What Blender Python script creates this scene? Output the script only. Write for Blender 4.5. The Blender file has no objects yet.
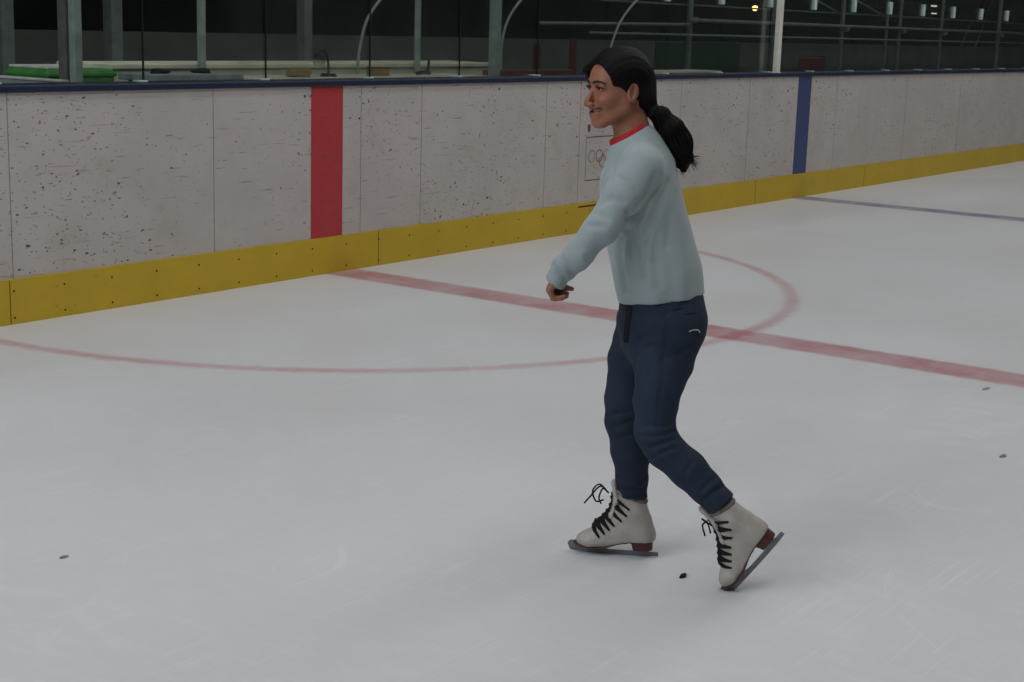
import bpy, bmesh, math, random
import numpy as np
from mathutils import Vector, Matrix

random.seed(7)
rng = np.random.default_rng(7)
scene = bpy.context.scene
COL = scene.collection

# ------------------------------------------------------------------ measures (metres)
EYE = 1.6                       # camera height above the ice
WALL = 6.628                    # distance to the board face (y)
BOARD_H, KICK_H = 1.184, 0.235
RED_X, BLUE_X = 7.185, 13.83    # painted lines along the board
CREASE_R, CREASE_Y = 2.79, 6.527
FOC, PITCH, YAW, ROLL = 1518.4, 0.2058, 0.941, 0.0307

Fw = np.array([math.sin(YAW)*math.cos(PITCH), math.cos(YAW)*math.cos(PITCH), -math.sin(PITCH)])
Rt = np.array([math.cos(YAW), -math.sin(YAW), 0.0])
Up = np.cross(Rt, Fw)
Rt, Up = math.cos(ROLL)*Rt+math.sin(ROLL)*Up, -math.sin(ROLL)*Rt+math.cos(ROLL)*Up
EYEP = np.array([0, 0, EYE])

def ray(px, py):
    return Fw + (px-512)/FOC*Rt - (py-341)/FOC*Up

def at(px, py, d=0.0):
    """point on the vertical plane d metres behind the board face"""
    r = ray(px, py); return EYEP + r*((WALL+d)/r[1])

def on_ice(px, py):
    r = ray(px, py); return EYEP - r*(EYE/r[2])

# ------------------------------------------------------------------ colour and nodes
def lin(r, g, b):
    f = lambda c: (c/255/12.92) if c/255 <= .04045 else ((c/255+.055)/1.055)**2.4
    return (f(r), f(g), f(b), 1.0)

class NT:
    def __init__(s, name):
        s.m = bpy.data.materials.new(name); s.m.use_nodes = True
        s.t = s.m.node_tree; s.t.nodes.clear()
        s.out = s.t.nodes.new('ShaderNodeOutputMaterial')
        s.b = s.t.nodes.new('ShaderNodeBsdfPrincipled')
        s.t.links.new(s.b.outputs[0], s.out.inputs[0])
        s._co = None
    def n(s, typ, **kw):
        nd = s.t.nodes.new(typ)
        for k, v in kw.items(): setattr(nd, k, v)
        return nd
    def set(s, sock, v):
        if isinstance(v, bpy.types.NodeSocket): s.t.links.new(v, sock)
        elif v is not None: sock.default_value = v
    @property
    def co(s):
        if s._co is None: s._co = s.n('ShaderNodeTexCoord').outputs['Object']
        return s._co
    def mp(s, scale=(1, 1, 1), rot=(0, 0, 0), loc=(0, 0, 0), vec=None):
        nd = s.n('ShaderNodeMapping'); s.set(nd.inputs[0], vec or s.co)
        nd.inputs['Scale'].default_value = scale; nd.inputs['Rotation'].default_value = rot; nd.inputs['Location'].default_value = loc
        return nd.outputs[0]
    def noise(s, scale, detail=3, rough=.5, vec=None, dist=0):
        nd = s.n('ShaderNodeTexNoise'); s.set(nd.inputs['Vector'], vec or s.co)
        nd.inputs['Scale'].default_value = scale; nd.inputs['Detail'].default_value = detail
        nd.inputs['Roughness'].default_value = rough; nd.inputs['Distortion'].default_value = dist
        return nd.outputs['Fac']
    def voro(s, scale, feature='F1', vec=None, rnd=1):
        nd = s.n('ShaderNodeTexVoronoi', feature=feature); s.set(nd.inputs['Vector'], vec or s.co)
        nd.inputs['Scale'].default_value = scale; nd.inputs['Randomness'].default_value = rnd
        return nd
    def math(s, op, a, b=None, c=None, clamp=False):
        nd = s.n('ShaderNodeMath', operation=op, use_clamp=clamp)
        s.set(nd.inputs[0], a)
        if b is not None: s.set(nd.inputs[1], b)
        if c is not None: s.set(nd.inputs[2], c)
        return nd.outputs[0]
    def step(s, v, lo, hi, a=0.0, b=1.0):
        nd = s.n('ShaderNodeMapRange', interpolation_type='SMOOTHSTEP'); s.set(nd.inputs[0], v)
        for i, q in enumerate((lo, hi, a, b)): s.set(nd.inputs[i+1], q)
        return nd.outputs[0]
    def mix(s, f, a, b, mode='MIX'):
        nd = s.n('ShaderNodeMix', data_type='RGBA', blend_type=mode)
        s.set(nd.inputs[0], f); s.set(nd.inputs[6], a); s.set(nd.inputs[7], b)
        return nd.outputs[2]
    def xyz(s, vec=None):
        nd = s.n('ShaderNodeSeparateXYZ'); s.set(nd.inputs[0], vec or s.co); return nd.outputs
    def bump(s, h, strength=.3, dist=.01):
        nd = s.n('ShaderNodeBump'); s.set(nd.inputs['Height'], h)
        nd.inputs['Strength'].default_value = strength; nd.inputs['Distance'].default_value = dist
        s.t.links.new(nd.outputs[0], s.b.inputs['Normal'])
    def done(s, color=None, rough=None, metal=None, spec=None, **kw):
        if color is not None: s.set(s.b.inputs['Base Color'], color)
        if rough is not None: s.set(s.b.inputs['Roughness'], rough)
        if metal is not None: s.set(s.b.inputs['Metallic'], metal)
        if spec is not None: s.set(s.b.inputs['Specular IOR Level'], spec)
        for k, v in kw.items(): s.set(s.b.inputs[k.replace('_', ' ')], v)
        return s.m

def plain(name, rgb, rough=.6, metal=0, var=.12, scale=12, spec=.4):
    t = NT(name); c = lin(*rgb)
    n = t.noise(scale, 4)
    d = tuple(x*(1-var*1.6) for x in c[:3])+(1,); e = tuple(min(1, x*(1+var)) for x in c[:3])+(1,)
    return t.done(t.mix(t.step(n, .3, .7), d, e), rough, metal, spec)

# ---- ice with the painted lines frozen into it
def make_ice():
    t = NT('ice'); X, Y, Z = t.xyz()
    big = t.noise(.55, 3); fine = t.noise(22, 5, .65, vec=t.mp((1, .35, 1), (0, 0, .6)))
    base = t.mix(t.step(big, .3, .7), lin(207, 207, 208), lin(214, 216, 219))
    base = t.mix(t.math('MULTIPLY', t.step(fine, .42, .75), .22), base, lin(232, 234, 237))
    # wobble for soft paint edges
    wob = t.math('MULTIPLY', t.math('SUBTRACT', t.noise(14, 3), .5), .05)
    wob2 = t.math('MULTIPLY', t.math('SUBTRACT', t.noise(70, 3), .5), .03)
    wob = t.math('ADD', wob, wob2)
    def band(v, half, soft):
        return t.step(t.math('ADD', v, wob), half+soft, half-soft)
    red = band(t.math('ABSOLUTE', t.math('SUBTRACT', X, RED_X)), .145, .035)
    dx = t.math('SUBTRACT', X, RED_X); dy = t.math('SUBTRACT', Y, CREASE_Y)
    rad = t.math('SQRT', t.math('ADD', t.math('MULTIPLY', dx, dx), t.math('MULTIPLY', dy, dy)))
    ring = band(t.math('ABSOLUTE', t.math('SUBTRACT', rad, CREASE_R)), .042, .034)
    blue = band(t.math('ABSOLUTE', t.math('SUBTRACT', X, BLUE_X)), .145, .03)
    fade = t.step(t.noise(3.2, 5, .6), .25, .7, .6, 1.0)
    fade2 = t.step(t.noise(1.3, 4, .6), .3, .65, .55, 1.0)
    base = t.mix(t.math('MULTIPLY', t.math('MULTIPLY', ring, fade2), .55), base, lin(176, 96, 106))
    base = t.mix(t.math('MULTIPLY', t.math('MULTIPLY', red, fade), .72), base, lin(168, 72, 84))
    base = t.mix(t.math('MULTIPLY', t.math('MULTIPLY', blue, fade), .85), base, lin(108, 108, 140))
    # skate scratches: long thin streaks in several directions and a few arcs
    scr = None
    for k, (ang, sx, sy, lo, wgt) in enumerate([(.35, 1.6, 90, .655, .55), (-.5, 2.2, 120, .66, .5), (1.1, 1.9, 100, .665, .5), (.75, 1.2, 140, .65, .5), (-1.15, 2.1, 110, .67, .45), (.05, 1.4, 80, .665, .5), (-.15, 1.3, 110, .665, .5)]):
        wv = t.mp((sx, sy, 1), (0, 0, ang), (k*3.7, k*1.9, k*5.1))
        s = t.step(t.noise(1.0, 2, .5, vec=wv, dist=.25), lo, lo+.05)
        s = t.math('MULTIPLY', s, wgt)
        scr = s if scr is None else t.math('MAXIMUM', scr, s)
    e1 = t.math('ABSOLUTE', t.math('SUBTRACT', t.noise(.75, 0, .5, dist=.6), .5)); e2 = t.math('ABSOLUTE', t.math('SUBTRACT', t.noise(1.0, 0, .5, vec=t.mp((1, 1, 1), (0, 0, 1), (9, 4, 2)), dist=1.0), .48))
    arcs = t.math('MAXIMUM', t.step(e1, .0035, .0012), t.step(e2, .0030, .001))
    arcs = t.math('MULTIPLY', arcs, t.step(t.noise(1.7, 2), .5, .62, 0, .5))
    scr = t.math('MAXIMUM', scr, arcs)
    scr = t.math('MULTIPLY', scr, t.step(t.noise(2.3, 4, .6), .40, .64, .05, 1))
    base = t.mix(t.math('MULTIPLY', scr, .42), base, lin(244, 246, 250))
    t.bump(t.math('ADD', t.math('MULTIPLY', fine, .3), t.math('MULTIPLY', scr, .5)), .10, .003)
    return t.done(base, t.step(fine, .3, .7, .34, .52), 0, .20)

def board_mat(name, rgb, speck=1.0):
    t = NT(name)
    base = t.mix(t.step(t.noise(2.2, 4, .6), .3, .7), lin(*[c*.95 for c in rgb]), lin(*rgb))
    X, Y, Z = t.xyz()
    dens = t.step(t.noise(1.1, 2), .34, .62, .45, 1)
    nz = t.n('ShaderNodeTexNoise'); t.set(nz.inputs['Vector'], t.co); nz.inputs['Scale'].default_value = 22; nz.inputs['Detail'].default_value = 3
    wp = t.n('ShaderNodeVectorMath', operation='MULTIPLY_ADD'); t.set(wp.inputs[0], nz.outputs['Color']); wp.inputs[1].default_value = (.05, 0, .04); t.set(wp.inputs[2], t.co)
    for k, (sc, lo, col, f) in enumerate([(30, .22, (58, 54, 54), .85), (15, .11, (34, 31, 31), .95), (52, .26, (104, 94, 92), .75), (24, .17, (164, 104, 104), .55), (80, .30, (112, 106, 102), .7)]):
        v = t.voro(sc, vec=t.mp((.62, 1, 1), (0, 0.5*k, 0), (k*7.3, 0, k*3.1), vec=wp.outputs[0]))
        rn = t.xyz(v.outputs['Color'])[0]
        thr = t.math('MULTIPLY', t.math('MULTIPLY', t.math('POWER', rn, 3.6), lo*1.28), dens)
        m = t.step(t.math('SUBTRACT', v.outputs['Distance'], thr), .02, -.03)
        base = t.mix(t.math('MULTIPLY', m, f*speck), base, lin(*col))
    for k, (ang, sx, sz, lo, col) in enumerate([(.12, 4.2, 75, .705, (128, 120, 116)), (-.6, 4.6, 60, .72, (105, 98, 95)), (.03, 3.0, 85, .70, (172, 138, 134)), (.9, 5.0, 60, .73, (110, 104, 100)), (-.25, 5, 70, .71, (138, 130, 126))]):
        wv = t.mp((sx, 1, sz), (0, ang, 0), (k*2.7, 0, k*4.4))
        s = t.step(t.noise(1, 2, .5, vec=wv), lo, lo+.05)
        base = t.mix(t.math('MULTIPLY', s, .6*speck), base, lin(*col))
    rn = t.step(t.noise(4, 5, .7), .5, .8, 0, .35)
    base = t.mix(t.math('MULTIPLY', rn, speck), base, lin(150, 142, 128))
    t.bump(t.noise(30, 3), .08, .004)
    return t.done(base, .5, 0, .35)

M = {}
M['ice'] = make_ice()
M['board'] = board_mat('scuffed_white_board', (195, 188, 183))
M['red_stripe'] = board_mat('red_stripe_paint', (186, 60, 64), .4)
M['blue_stripe'] = board_mat('blue_stripe_paint', (62, 76, 120), .28)
M['kick'] = board_mat('yellow_kickplate', (204, 172, 46), .2)
M['cap'] = plain('navy_cap_rail', (24, 34, 62), .45)
M['seam'] = plain('seam_grime', (142, 136, 130), .8)
M['screw'] = plain('dark_screw', (40, 34, 26), .6)
M['rubber'] = plain('bench_floor', (40, 40, 40), .9)
M['dark_wall'] = plain('hall_wall', (30, 34, 35), .9, scale=1.2, var=.35)
M['hall_roof'] = plain('hall_roof', (26, 26, 26), .9)
M['low_wall'] = plain('pale_low_wall', (92, 98, 92), .8, scale=2.5)
M['green_pad'] = plain('green_panel', (28, 66, 40), .8)
M['cream'] = plain('cream_counter', (226, 222, 198), .6, scale=4)
M['bench_wood'] = plain('brown_bench', (112, 58, 42), .6, scale=6)
M['steel'] = plain('galvanised_steel', (156, 168, 160), .45, 0)
M['scaffold'] = plain('scaffold_steel', (112, 122, 117), .5, 0)
M['steel_dim'] = plain('dull_steel', (108, 116, 112), .6, 0)
M['white_post'] = plain('white_post_paint', (222, 220, 212), .5, var=.05)
M['grey_post'] = plain('grey_post_paint', (106, 106, 102), .6)
M['clamp'] = plain('clear_clamp', (188, 210, 202), .4, .0)
M['panel_grey'] = plain('light_grey_panel', (158, 166, 167), .5)
M['green'] = plain('green_plastic', (78, 150, 76), .5)
M['paper'] = plain('white_sheet', (215, 215, 210), .6)
M['black'] = plain('black_plastic', (10, 10, 11), .6)
M['tan'] = plain('tan_cloth', (150, 124, 82), .9)
M['maroon'] = plain('maroon_board', (86, 22, 28), .6)
def glass():
    t = NT('rink_glass'); t.b.inputs['Transmission Weight'].default_value = 0
    tr = t.n('ShaderNodeBsdfTransparent'); tr.inputs[0].default_value = (.93, .955, .945, 1)
    gl = t.n('ShaderNodeBsdfGlossy'); gl.inputs['Roughness'].default_value = .12; gl.inputs[0].default_value = (.9, .95, .93, 1)
    df = t.n('ShaderNodeBsdfDiffuse'); df.inputs[0].default_value = lin(150, 165, 160)
    fr = t.n('ShaderNodeFresnel'); fr.inputs[0].default_value = 1.45
    m1 = t.n('ShaderNodeMixShader'); t.set(m1.inputs[0], t.math('MULTIPLY', fr.outputs[0], .35)); t.set(m1.inputs[1], tr.outputs[0]); t.set(m1.inputs[2], gl.outputs[0])
    m2 = t.n('ShaderNodeMixShader'); t.set(m2.inputs[0], t.step(t.noise(3, 4, .6), .3, .8, .003, .012)); t.set(m2.inputs[1], m1.outputs[0]); t.set(m2.inputs[2], df.outputs[0])
    t.t.links.new(m2.outputs[0], t.out.inputs[0]); return t.m
M['glass'] = glass()
M['glass_edge'] = plain('dark_glass_joint', (30, 38, 37), .4)

# ------------------------------------------------------------------ object helpers
def link(o, parent=None):
    COL.objects.link(o)
    if parent is not None: o.parent = parent
    return o
def tag(o, label=None, cat=None, group=None, kind=None):
    if label: o['label'] = label
    if cat: o['category'] = cat
    if group: o['group'] = group
    if kind: o['kind'] = kind
    return o
def empty(name, loc=(0, 0, 0), rz=0, parent=None):
    o = bpy.data.objects.new(name, None); o.location = loc; o.rotation_euler = (0, 0, rz); o.empty_display_size = .1
    return link(o, parent)
def finish(name, bm, mat, parent=None, smooth=False):
    bmesh.ops.recalc_face_normals(bm, faces=bm.faces)
    me = bpy.data.meshes.new(name); bm.to_mesh(me); bm.free()
    for m in (mat if isinstance(mat, (list, tuple)) else [mat]): me.materials.append(m)
    if smooth: me.polygons.foreach_set('use_smooth', [True]*len(me.polygons))
    return link(bpy.data.objects.new(name, me), parent)
def box(bm, lo, hi, bev=0.0):
    lo, hi = np.minimum(lo, hi), np.maximum(lo, hi)
    r = bmesh.ops.create_cube(bm, size=1, matrix=Matrix.Translation(Vector((lo+hi)/2)) @ Matrix.Diagonal((*(hi-lo), 1)))
    if bev:
        es = list({e for v in r['verts'] for e in v.link_edges})
        bmesh.ops.bevel(bm, geom=es, offset=bev, segments=2, affect='EDGES', profile=.5)
def tube(bm, pts, rad, seg=8, flat=None, cap=True):
    """swept tube; rad a number or one per point; flat=(axis, factor) squashes the section"""
    P = [Vector(p) for p in pts]; n = len(P)
    rads = rad if hasattr(rad, '__len__') else [rad]*n
    T = [(P[min(i+1, n-1)]-P[max(i-1, 0)]).normalized() for i in range(n)]
    ref = Vector((0, 0, 1)) if abs(T[0].z) < .9 else Vector((1, 0, 0))
    u = T[0].cross(ref).normalized(); rings = []
    for i in range(n):
        u = (u - T[i]*u.dot(T[i])).normalized(); v = T[i].cross(u)
        ring = []
        for k in range(seg):
            a = 2*math.pi*k/seg
            o = (u*math.cos(a)+v*math.sin(a))*rads[i]
            if flat is not None:
                ax = Vector(flat[0]).normalized(); o = o - ax*o.dot(ax)*(1-flat[1])
            ring.append(bm.verts.new(P[i]+o))
        rings.append(ring)
    for a, b in zip(rings, rings[1:]):
        for k in range(seg): bm.faces.new((a[k], a[(k+1) % seg], b[(k+1) % seg], b[k]))
    if cap:
        bm.faces.new(rings[0][::-1]); bm.faces.new(rings[-1])
def smooth_path(pts, n=6):
    P = [np.array(p, float) for p in pts]; P = [2*P[0]-P[1]]+P+[2*P[-1]-P[-2]]; out = []
    for i in range(1, len(P)-2):
        for k in range(n):
            t = k/n; a, b, c, d = P[i-1:i+3]
            out.append(.5*((2*b)+(c-a)*t+(2*a-5*b+4*c-d)*t*t+(3*b-a-3*c+d)*t**3))
    out.append(P[-2]); return out

# ------------------------------------------------------------------ camera
cam = bpy.data.cameras.new('camera'); cam.sensor_width = 36; cam.lens = FOC/1024*36; cam.clip_start = .05; cam.clip_end = 200
co = link(bpy.data.objects.new('camera', cam))
mw = Matrix.Identity(4)
for i, ax in enumerate((Rt, Up, -Fw)):
    for j in range(3): mw[j][i] = ax[j]
mw[2][3] = EYE
co.matrix_world = mw
scene.camera = co

# ------------------------------------------------------------------ the setting
def struct(name, bm, mat, parent=None, **k):
    o = finish(name, bm, mat, parent, **k)
    if parent is None: o['kind'] = 'structure'
    return o
bm = bmesh.new(); box(bm, (-8, -10, -.12), (30, WALL, 0)); struct('floor', bm, M['ice'])
bm = bmesh.new(); box(bm, (-8, WALL, 0), (30, WALL+.2, BOARD_H)); wall = struct('wall_back', bm, M['board'])
for nm, x in (('red_stripe', at(326.8, 160)[0]), ('blue_stripe', BLUE_X)):
    bm = bmesh.new(); box(bm, (x-.143, WALL-.003, KICK_H), (x+.143, WALL+.01, BOARD_H)); finish(nm, bm, M[nm], wall)
for x in (4.714, 6.10, 7.37, 7.979, 9.443, 9.904, 11.44, 12.687, 14.586, 16.42, 18.1):
    bm = bmesh.new(); box(bm, (x-.0022, WALL-.001, KICK_H), (x+.0022, WALL+.01, BOARD_H)); finish('panel_joint', bm, M['seam'], wall)
bm = bmesh.new(); box(bm, (-8, WALL-.012, 0), (30, WALL+.01, KICK_H)); kick = struct('trim_1', bm, M['kick'])
for x in (at(9, 305)[0], at(377, 250)[0], 10.35, 12.9, 15.4):
    bm = bmesh.new(); box(bm, (x-.0018, WALL-.0128, 0.004), (x+.0018, WALL, KICK_H-.002)); finish('panel_joint', bm, M['screw'], kick)
sx = at(63, 284.7)[0]
sd = (at(311, 248)[0]-sx)/6
for i in range(-2, 18):
    for z in (.175, .035):
        bm = bmesh.new(); bmesh.ops.create_cone(bm, cap_ends=True, segments=8, radius1=.006, radius2=.005, depth=.004,
            matrix=Matrix.Translation((sx+i*sd, WALL-.013, z)) @ Matrix.Rotation(math.pi/2, 4, 'X')); finish('screw', bm, M['screw'], kick)
bm = bmesh.new(); box(bm, (-8, WALL-.02, BOARD_H), (30, WALL+.22, BOARD_H+.036), .006); struct('trim_2', bm, M['cap'])
# bench side and the hall beyond
M['arena'] = plain('arena_wall', (86, 88, 90), .9, scale=1.0)
M['roof'] = plain('arena_roof', (120, 122, 124), .9, scale=.6)
bm = bmesh.new(); box(bm, (-8.2, -10.2, 0), (30.2, -10, 9)); struct('wall_front', bm, M['arena'])
bm = bmesh.new(); box(bm, (-8.2, -10, 0), (-8, WALL+22, 9)); struct('wall_left', bm, M['arena'])
bm = bmesh.new(); box(bm, (30, -10, 0), (30.2, WALL, 9)); struct('wall_end', bm, M['arena'])
bm = bmesh.new(); box(bm, (-8.2, -10.2, 9), (30.2, WALL+1, 9.2)); struct('ceiling_rink', bm, M['roof'])
bm = bmesh.new(); box(bm, (-8.2, WALL+.9, 3.5), (30.2, WALL+1.1, 9)); struct('wall_upper', bm, M['arena'])
bm = bmesh.new(); box(bm, (-8, WALL+.2, -.12), (48, WALL+22, 0)); struct('floor_hall', bm, M['rubber'])
bm = bmesh.new(); box(bm, (-8, WALL+22, 0), (48, WALL+22.2, 4.2)); struct('wall_hall', bm, M['dark_wall'])
bm = bmesh.new(); box(bm, (48, WALL+.2, 0), (48.2, WALL+22.2, 4.2)); struct('wall_right', bm, M['dark_wall'])
bm = bmesh.new(); box(bm, (-8, WALL+.9, 3.3), (48.2, WALL+22.2, 3.5)); struct('shade_ceiling', bm, M['hall_roof'])  # low slab out of view, added to shade the bench side
xl, xr = at(240, 50, 3)[0], 40
bm = bmesh.new(); box(bm, (2, WALL+3, 0), (xr, WALL+3.15, 1.45)); lw = struct('wall_low', bm, M['low_wall'])
a, b = at(655, 50, 3), at(738, 70, 3)
bm = bmesh.new(); box(bm, (a[0], WALL+2.985, .9), (b[0], WALL+3, 1.44)); finish('green_panel', bm, M['green_pad'], lw)

# ---- rink glass, one panel per bay
GX0, GD = at(537, 77, .1)[0], .942
order = ['first', 'second', 'third', 'fourth', 'fifth', 'sixth', 'seventh', 'eighth']
for k in range(-6, 12):
    x0, x1 = GX0+k*GD, GX0+(k+1)*GD
    if k == -3: lab = 'clear rink glass panel standing directly above the red stripe'
    elif k == 4: lab = 'clear rink glass panel standing directly above the blue stripe'
    elif k < -3: lab = f'clear rink glass panel, {order[-4-k]} to the left of the panel above the red stripe'
    elif k <= 0: lab = f'clear rink glass panel, {order[k+2]} to the right of the panel above the red stripe'
    elif k < 4: lab = f'clear rink glass panel, {order[3-k]} to the left of the panel above the blue stripe'
    else: lab = f'clear rink glass panel, {order[k-5]} to the right of the panel above the blue stripe'
    bm = bmesh.new(); box(bm, (x0+.006, WALL+.094, BOARD_H+.037), (x1-.006, WALL+.106, 3.0))
    g = finish('glass_panel', bm, M['glass']); tag(g, lab, 'glass panel', 'rink glass panels above the boards')
    if k < 0:
        bm = bmesh.new(); box(bm, (x1-.006, WALL+.095, BOARD_H+.037), (x1+.001, WALL+.105, 3.0)); finish('joint_strip', bm, M['glass_edge'], g)
    bm = bmesh.new(); box(bm, (x1-.050, WALL+.06, BOARD_H+.037), (x1-.002, WALL+.14, BOARD_H+.049), .004); finish('base_clip', bm, M['clamp'], g)
    bm = bmesh.new(); box(bm, (x1-.050, WALL+.08, 1.825), (x1-.002, WALL+.12, 1.955), .006); finish('edge_clamp', bm, M['clamp'], g)

# ---- posts behind the glass
def post(px_top, px_bot, py_bot, d, w, mat, label, name='post', z1=3.3, round_=False, grp='posts behind the rink glass', foot=True):
    p = at((px_top+px_bot)/2, py_bot/2, d); x = p[0]; y = WALL+d
    o = empty(name, (x, y, 0)); tag(o, label, 'post', grp)
    bm = bmesh.new()
    if round_: tube(bm, [(0, 0, 0.012), (0, 0, z1)], w/2, 14)
    else: box(bm, (-w/2, -w/2, .012), (w/2, w/2, z1), .006)
    finish('shaft', bm, mat, o, round_)
    bm = bmesh.new(); box(bm, (-w*.6, -w*.6, 0), (w*.6, w*.6, .014), .003); finish('base_plate', bm, mat, o)
    return o
post(3, 5, 70, 2.4, .10, M['steel_dim'], 'dull grey post at the far left edge behind the glass')
post(66, 68, 82, .76, .075, M['grey_post'], 'dark grey square post left of the green crate, against a pale post')
post(75, 76, 84, .66, .055, M['steel'], 'pale square post left of the green crate, beside a dark grey post')
post(112, 114, 64, 2.4, .10, M['steel_dim'], 'dull grey post rising behind the green crate')
post(200, 203, 75, .94, .042, M['steel'], 'thin pale post between the green crate and the desk lamp')
post(305, 304, 62, 2.0, .09, M['steel_dim'], 'dim grey post just left of the black desk lamp')
post(417, 418, 75, .94, .05, M['steel'], 'thin pale post behind the dark clamp tool on the shelf', round_=True)
post(496, 494, 78, .6, .07, M['steel'], 'pale post at the left end of the brown bench')
p = at(776, 74.5, .035); o = empty('post', (p[0], WALL+.035, BOARD_H+.036)); tag(o, 'bright white post standing on the navy cap rail left of the maroon board', 'post')
bm = bmesh.new(); box(bm, (-.037, -.022, .006), (.037, .022, 2.0), .004); finish('shaft', bm, M['white_post'], o)
bm = bmesh.new(); box(bm, (-.045, -.03, 0), (.045, .03, .008), .002); finish('base_plate', bm, M['white_post'], o)
P690 = post(690, 688, 70, 2.2, .07, M['scaffold'], 'grey scaffold post just right of the skater\'s head', round_=True)
P774 = post(774, 771, 70, 2.2, .055, M['steel_dim'], 'grey scaffold post right beside the white post', round_=True)
P843 = post(843, 840, 72, 2.2, .06, M['scaffold'], 'grey scaffold post first to the right of the maroon board', round_=True)
post(888, 884, 70, 2.2, .05, M['steel_dim'], 'dim scaffold post second to the right of the maroon board', round_=True)
P901 = post(901, 897, 70, 2.2, .055, M['steel_dim'], 'dim scaffold post third to the right of the maroon board', round_=True)
P943 = post(943, 938, 70, 2.2, .055, M['steel_dim'], 'dim scaffold post fourth to the right of the maroon board', round_=True)
P1000 = post(1000, 996, 70, 2.2, .07, M['scaffold'], 'grey scaffold post nearest the right edge of the photo', round_=True)

# ---- scaffold rails and braces
def pipe(pts, r, mat, name, label, cat, grp=None):
    bm = bmesh.new(); tube(bm, pts, r, 10); o = finish(name, bm, mat, None, True); return tag(o, label, cat, grp)
r1 = [at(540, 23, 2.14), at(690, 24.5, 2.14)]; pipe(r1, .018, M['scaffold'], 'rail', 'grey pipe rail running left from the scaffold post beside the skater\'s head', 'rail', 'scaffold rails')
r2 = [at(690, 20, 2.14), at(1023, 37, 2.14)]; r2[1] = np.array([r2[0][0]+16, r2[0][1], r2[0][2]]); pipe(r2, .022, M['scaffold'], 'rail', 'thick upper pipe rail along the scaffold right of the skater', 'rail', 'scaffold rails')
z = at(770, 37, 2.12)[2]; pipe([(at(590, 30, 2.12)[0], WALL+2.12, z), (30, WALL+2.12, z)], .014, M['steel_dim'], 'rail', 'thin lower pipe rail along the scaffold right of the skater', 'rail', 'scaffold rails')
z = at(690, 5, 2.3)[2]; pipe([(at(600, 30, 2.3)[0], WALL+2.3, z), (30, WALL+2.3, z)], .012, M['steel_dim'], 'rail', 'thin topmost pipe rail of the scaffold near the photo\'s upper edge', 'rail', 'scaffold rails')
for (a, b, lab) in [((800, -9), (842, 15), 'diagonal brace leaning on the first scaffold post right of the maroon board'),
                    ((840, -9), (887, 18), 'diagonal brace leaning on the second scaffold post right of the maroon board')]:
    pipe([at(*a, 2.235), at(*b, 2.235)], .016, M['steel_dim'], 'brace', lab, 'brace', 'scaffold braces')
for (a, b, lab) in [((977, 9), (957, 56), 'steep slanting brace left of the rightmost scaffold post'),
                    ((989, 10), (977, 42), 'short slanting brace closest to the rightmost scaffold post')]:
    a, b = at(*a, 3.5), at(*b, 3.5); u = (b-a)/(a[2]-b[2])
    pipe([a-u*(3.29-a[2]), a+u*a[2]], .020, M['steel_dim'], 'brace', lab, 'brace', 'scaffold braces')
for px, py, po in ((690, 20, P690), (769, 26, P774), (840, 29, P843), (904, 31, P901), (943, 33.5, P943), (995, 35, P1000)):
    p = at(px, py, 2.145); p = np.array([0, 2.145-(po.location.y-WALL), p[2]]); bm = bmesh.new()
    tube(bm, [p+np.array([-.04, 0, 0]), p+np.array([.04, 0, 0])], .036, 10); tube(bm, [p+np.array([0, -.05, .0]), p+np.array([0, .0, .0])], .012, 8); box(bm, p+np.array([-.03, -.045, -.02]), p+np.array([.03, -.02, .03]), .004)
    finish('pipe_coupler', bm, M['scaffold'], po)

# ---- curved bench shields: a bent tube with its clear sheet
for pts, lab in (([(358, 62), (361, 42), (367, 20), (380, 0), (397, -18)], 'curved clear bench shield nearest the desk lamp'),
                 ([(501, 62), (502, 42), (508, 20), (521, 0), (540, -18)], 'curved clear bench shield beside the brown bench'),
                 ([(608, 62), (613, 40), (622, 19), (637, 0), (656, -18)], 'curved clear bench shield above the skater\'s head')):
    d = .94
    P = [at(x, y, d) for x, y in pts]
    low = P[0].copy(); low[2] = 0.0
    o = empty('bench_shield', low); tag(o, lab, 'bench shield', 'curved bench shields')
    P = smooth_path([low, P[0]-np.array([0, 0, .5]), P[0]-np.array([0, 0, .12]), *P], 6); P = [p-low for p in P]
    bm = bmesh.new(); tube(bm, P, .011, 8); finish('edge_tube', bm, M['steel'], o, True)

# ---- counter, bench and what stands on them
def thingbox(name, px0, px1, d0, d1, z0, z1, mat, label, cat, bev=.01, base=0):
    x0, x1 = at(px0, 70, d0)[0], at(px1, 70, d0)[0]
    o = empty(name, ((x0+x1)/2, WALL+(d0+d1)/2, base)); tag(o, label, cat); h = (x1-x0)/2; k = (d1-d0)/2
    return o, h, k
# cream counter: front, top, plinth
ztop = at(330, 63.5, 1.0)[2]
o, h, k = thingbox('counter', 112, 496, 1.0, 1.5, 0, ztop, None, 'long cream counter behind the glass, under the pale posts', 'counter')
bm = bmesh.new(); box(bm, (-h, -k, .08), (h, k, ztop-.03)); finish('front_panel', bm, M['cream'], o)
bm = bmesh.new(); box(bm, (-h-.02, -k-.02, ztop-.03), (h+.02, k+.02, ztop), .006); finish('counter_top', bm, M['cream'], o)
bm = bmesh.new(); box(bm, (-h+.02, -k+.04, 0), (h-.02, k-.04, .08)); finish('plinth', bm, M['black'], o)
zsh = at(330, 77, .6)[2]
o, h, k = thingbox('shelf', 262, 494, .44, .9, 0, zsh, None, 'cream shelf behind the glass holding the desk lamp and brown box', 'shelf')
bm = bmesh.new(); box(bm, (-h, -k, zsh-.03), (h, k, zsh), .006); finish('shelf_board', bm, M['cream'], o)
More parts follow.
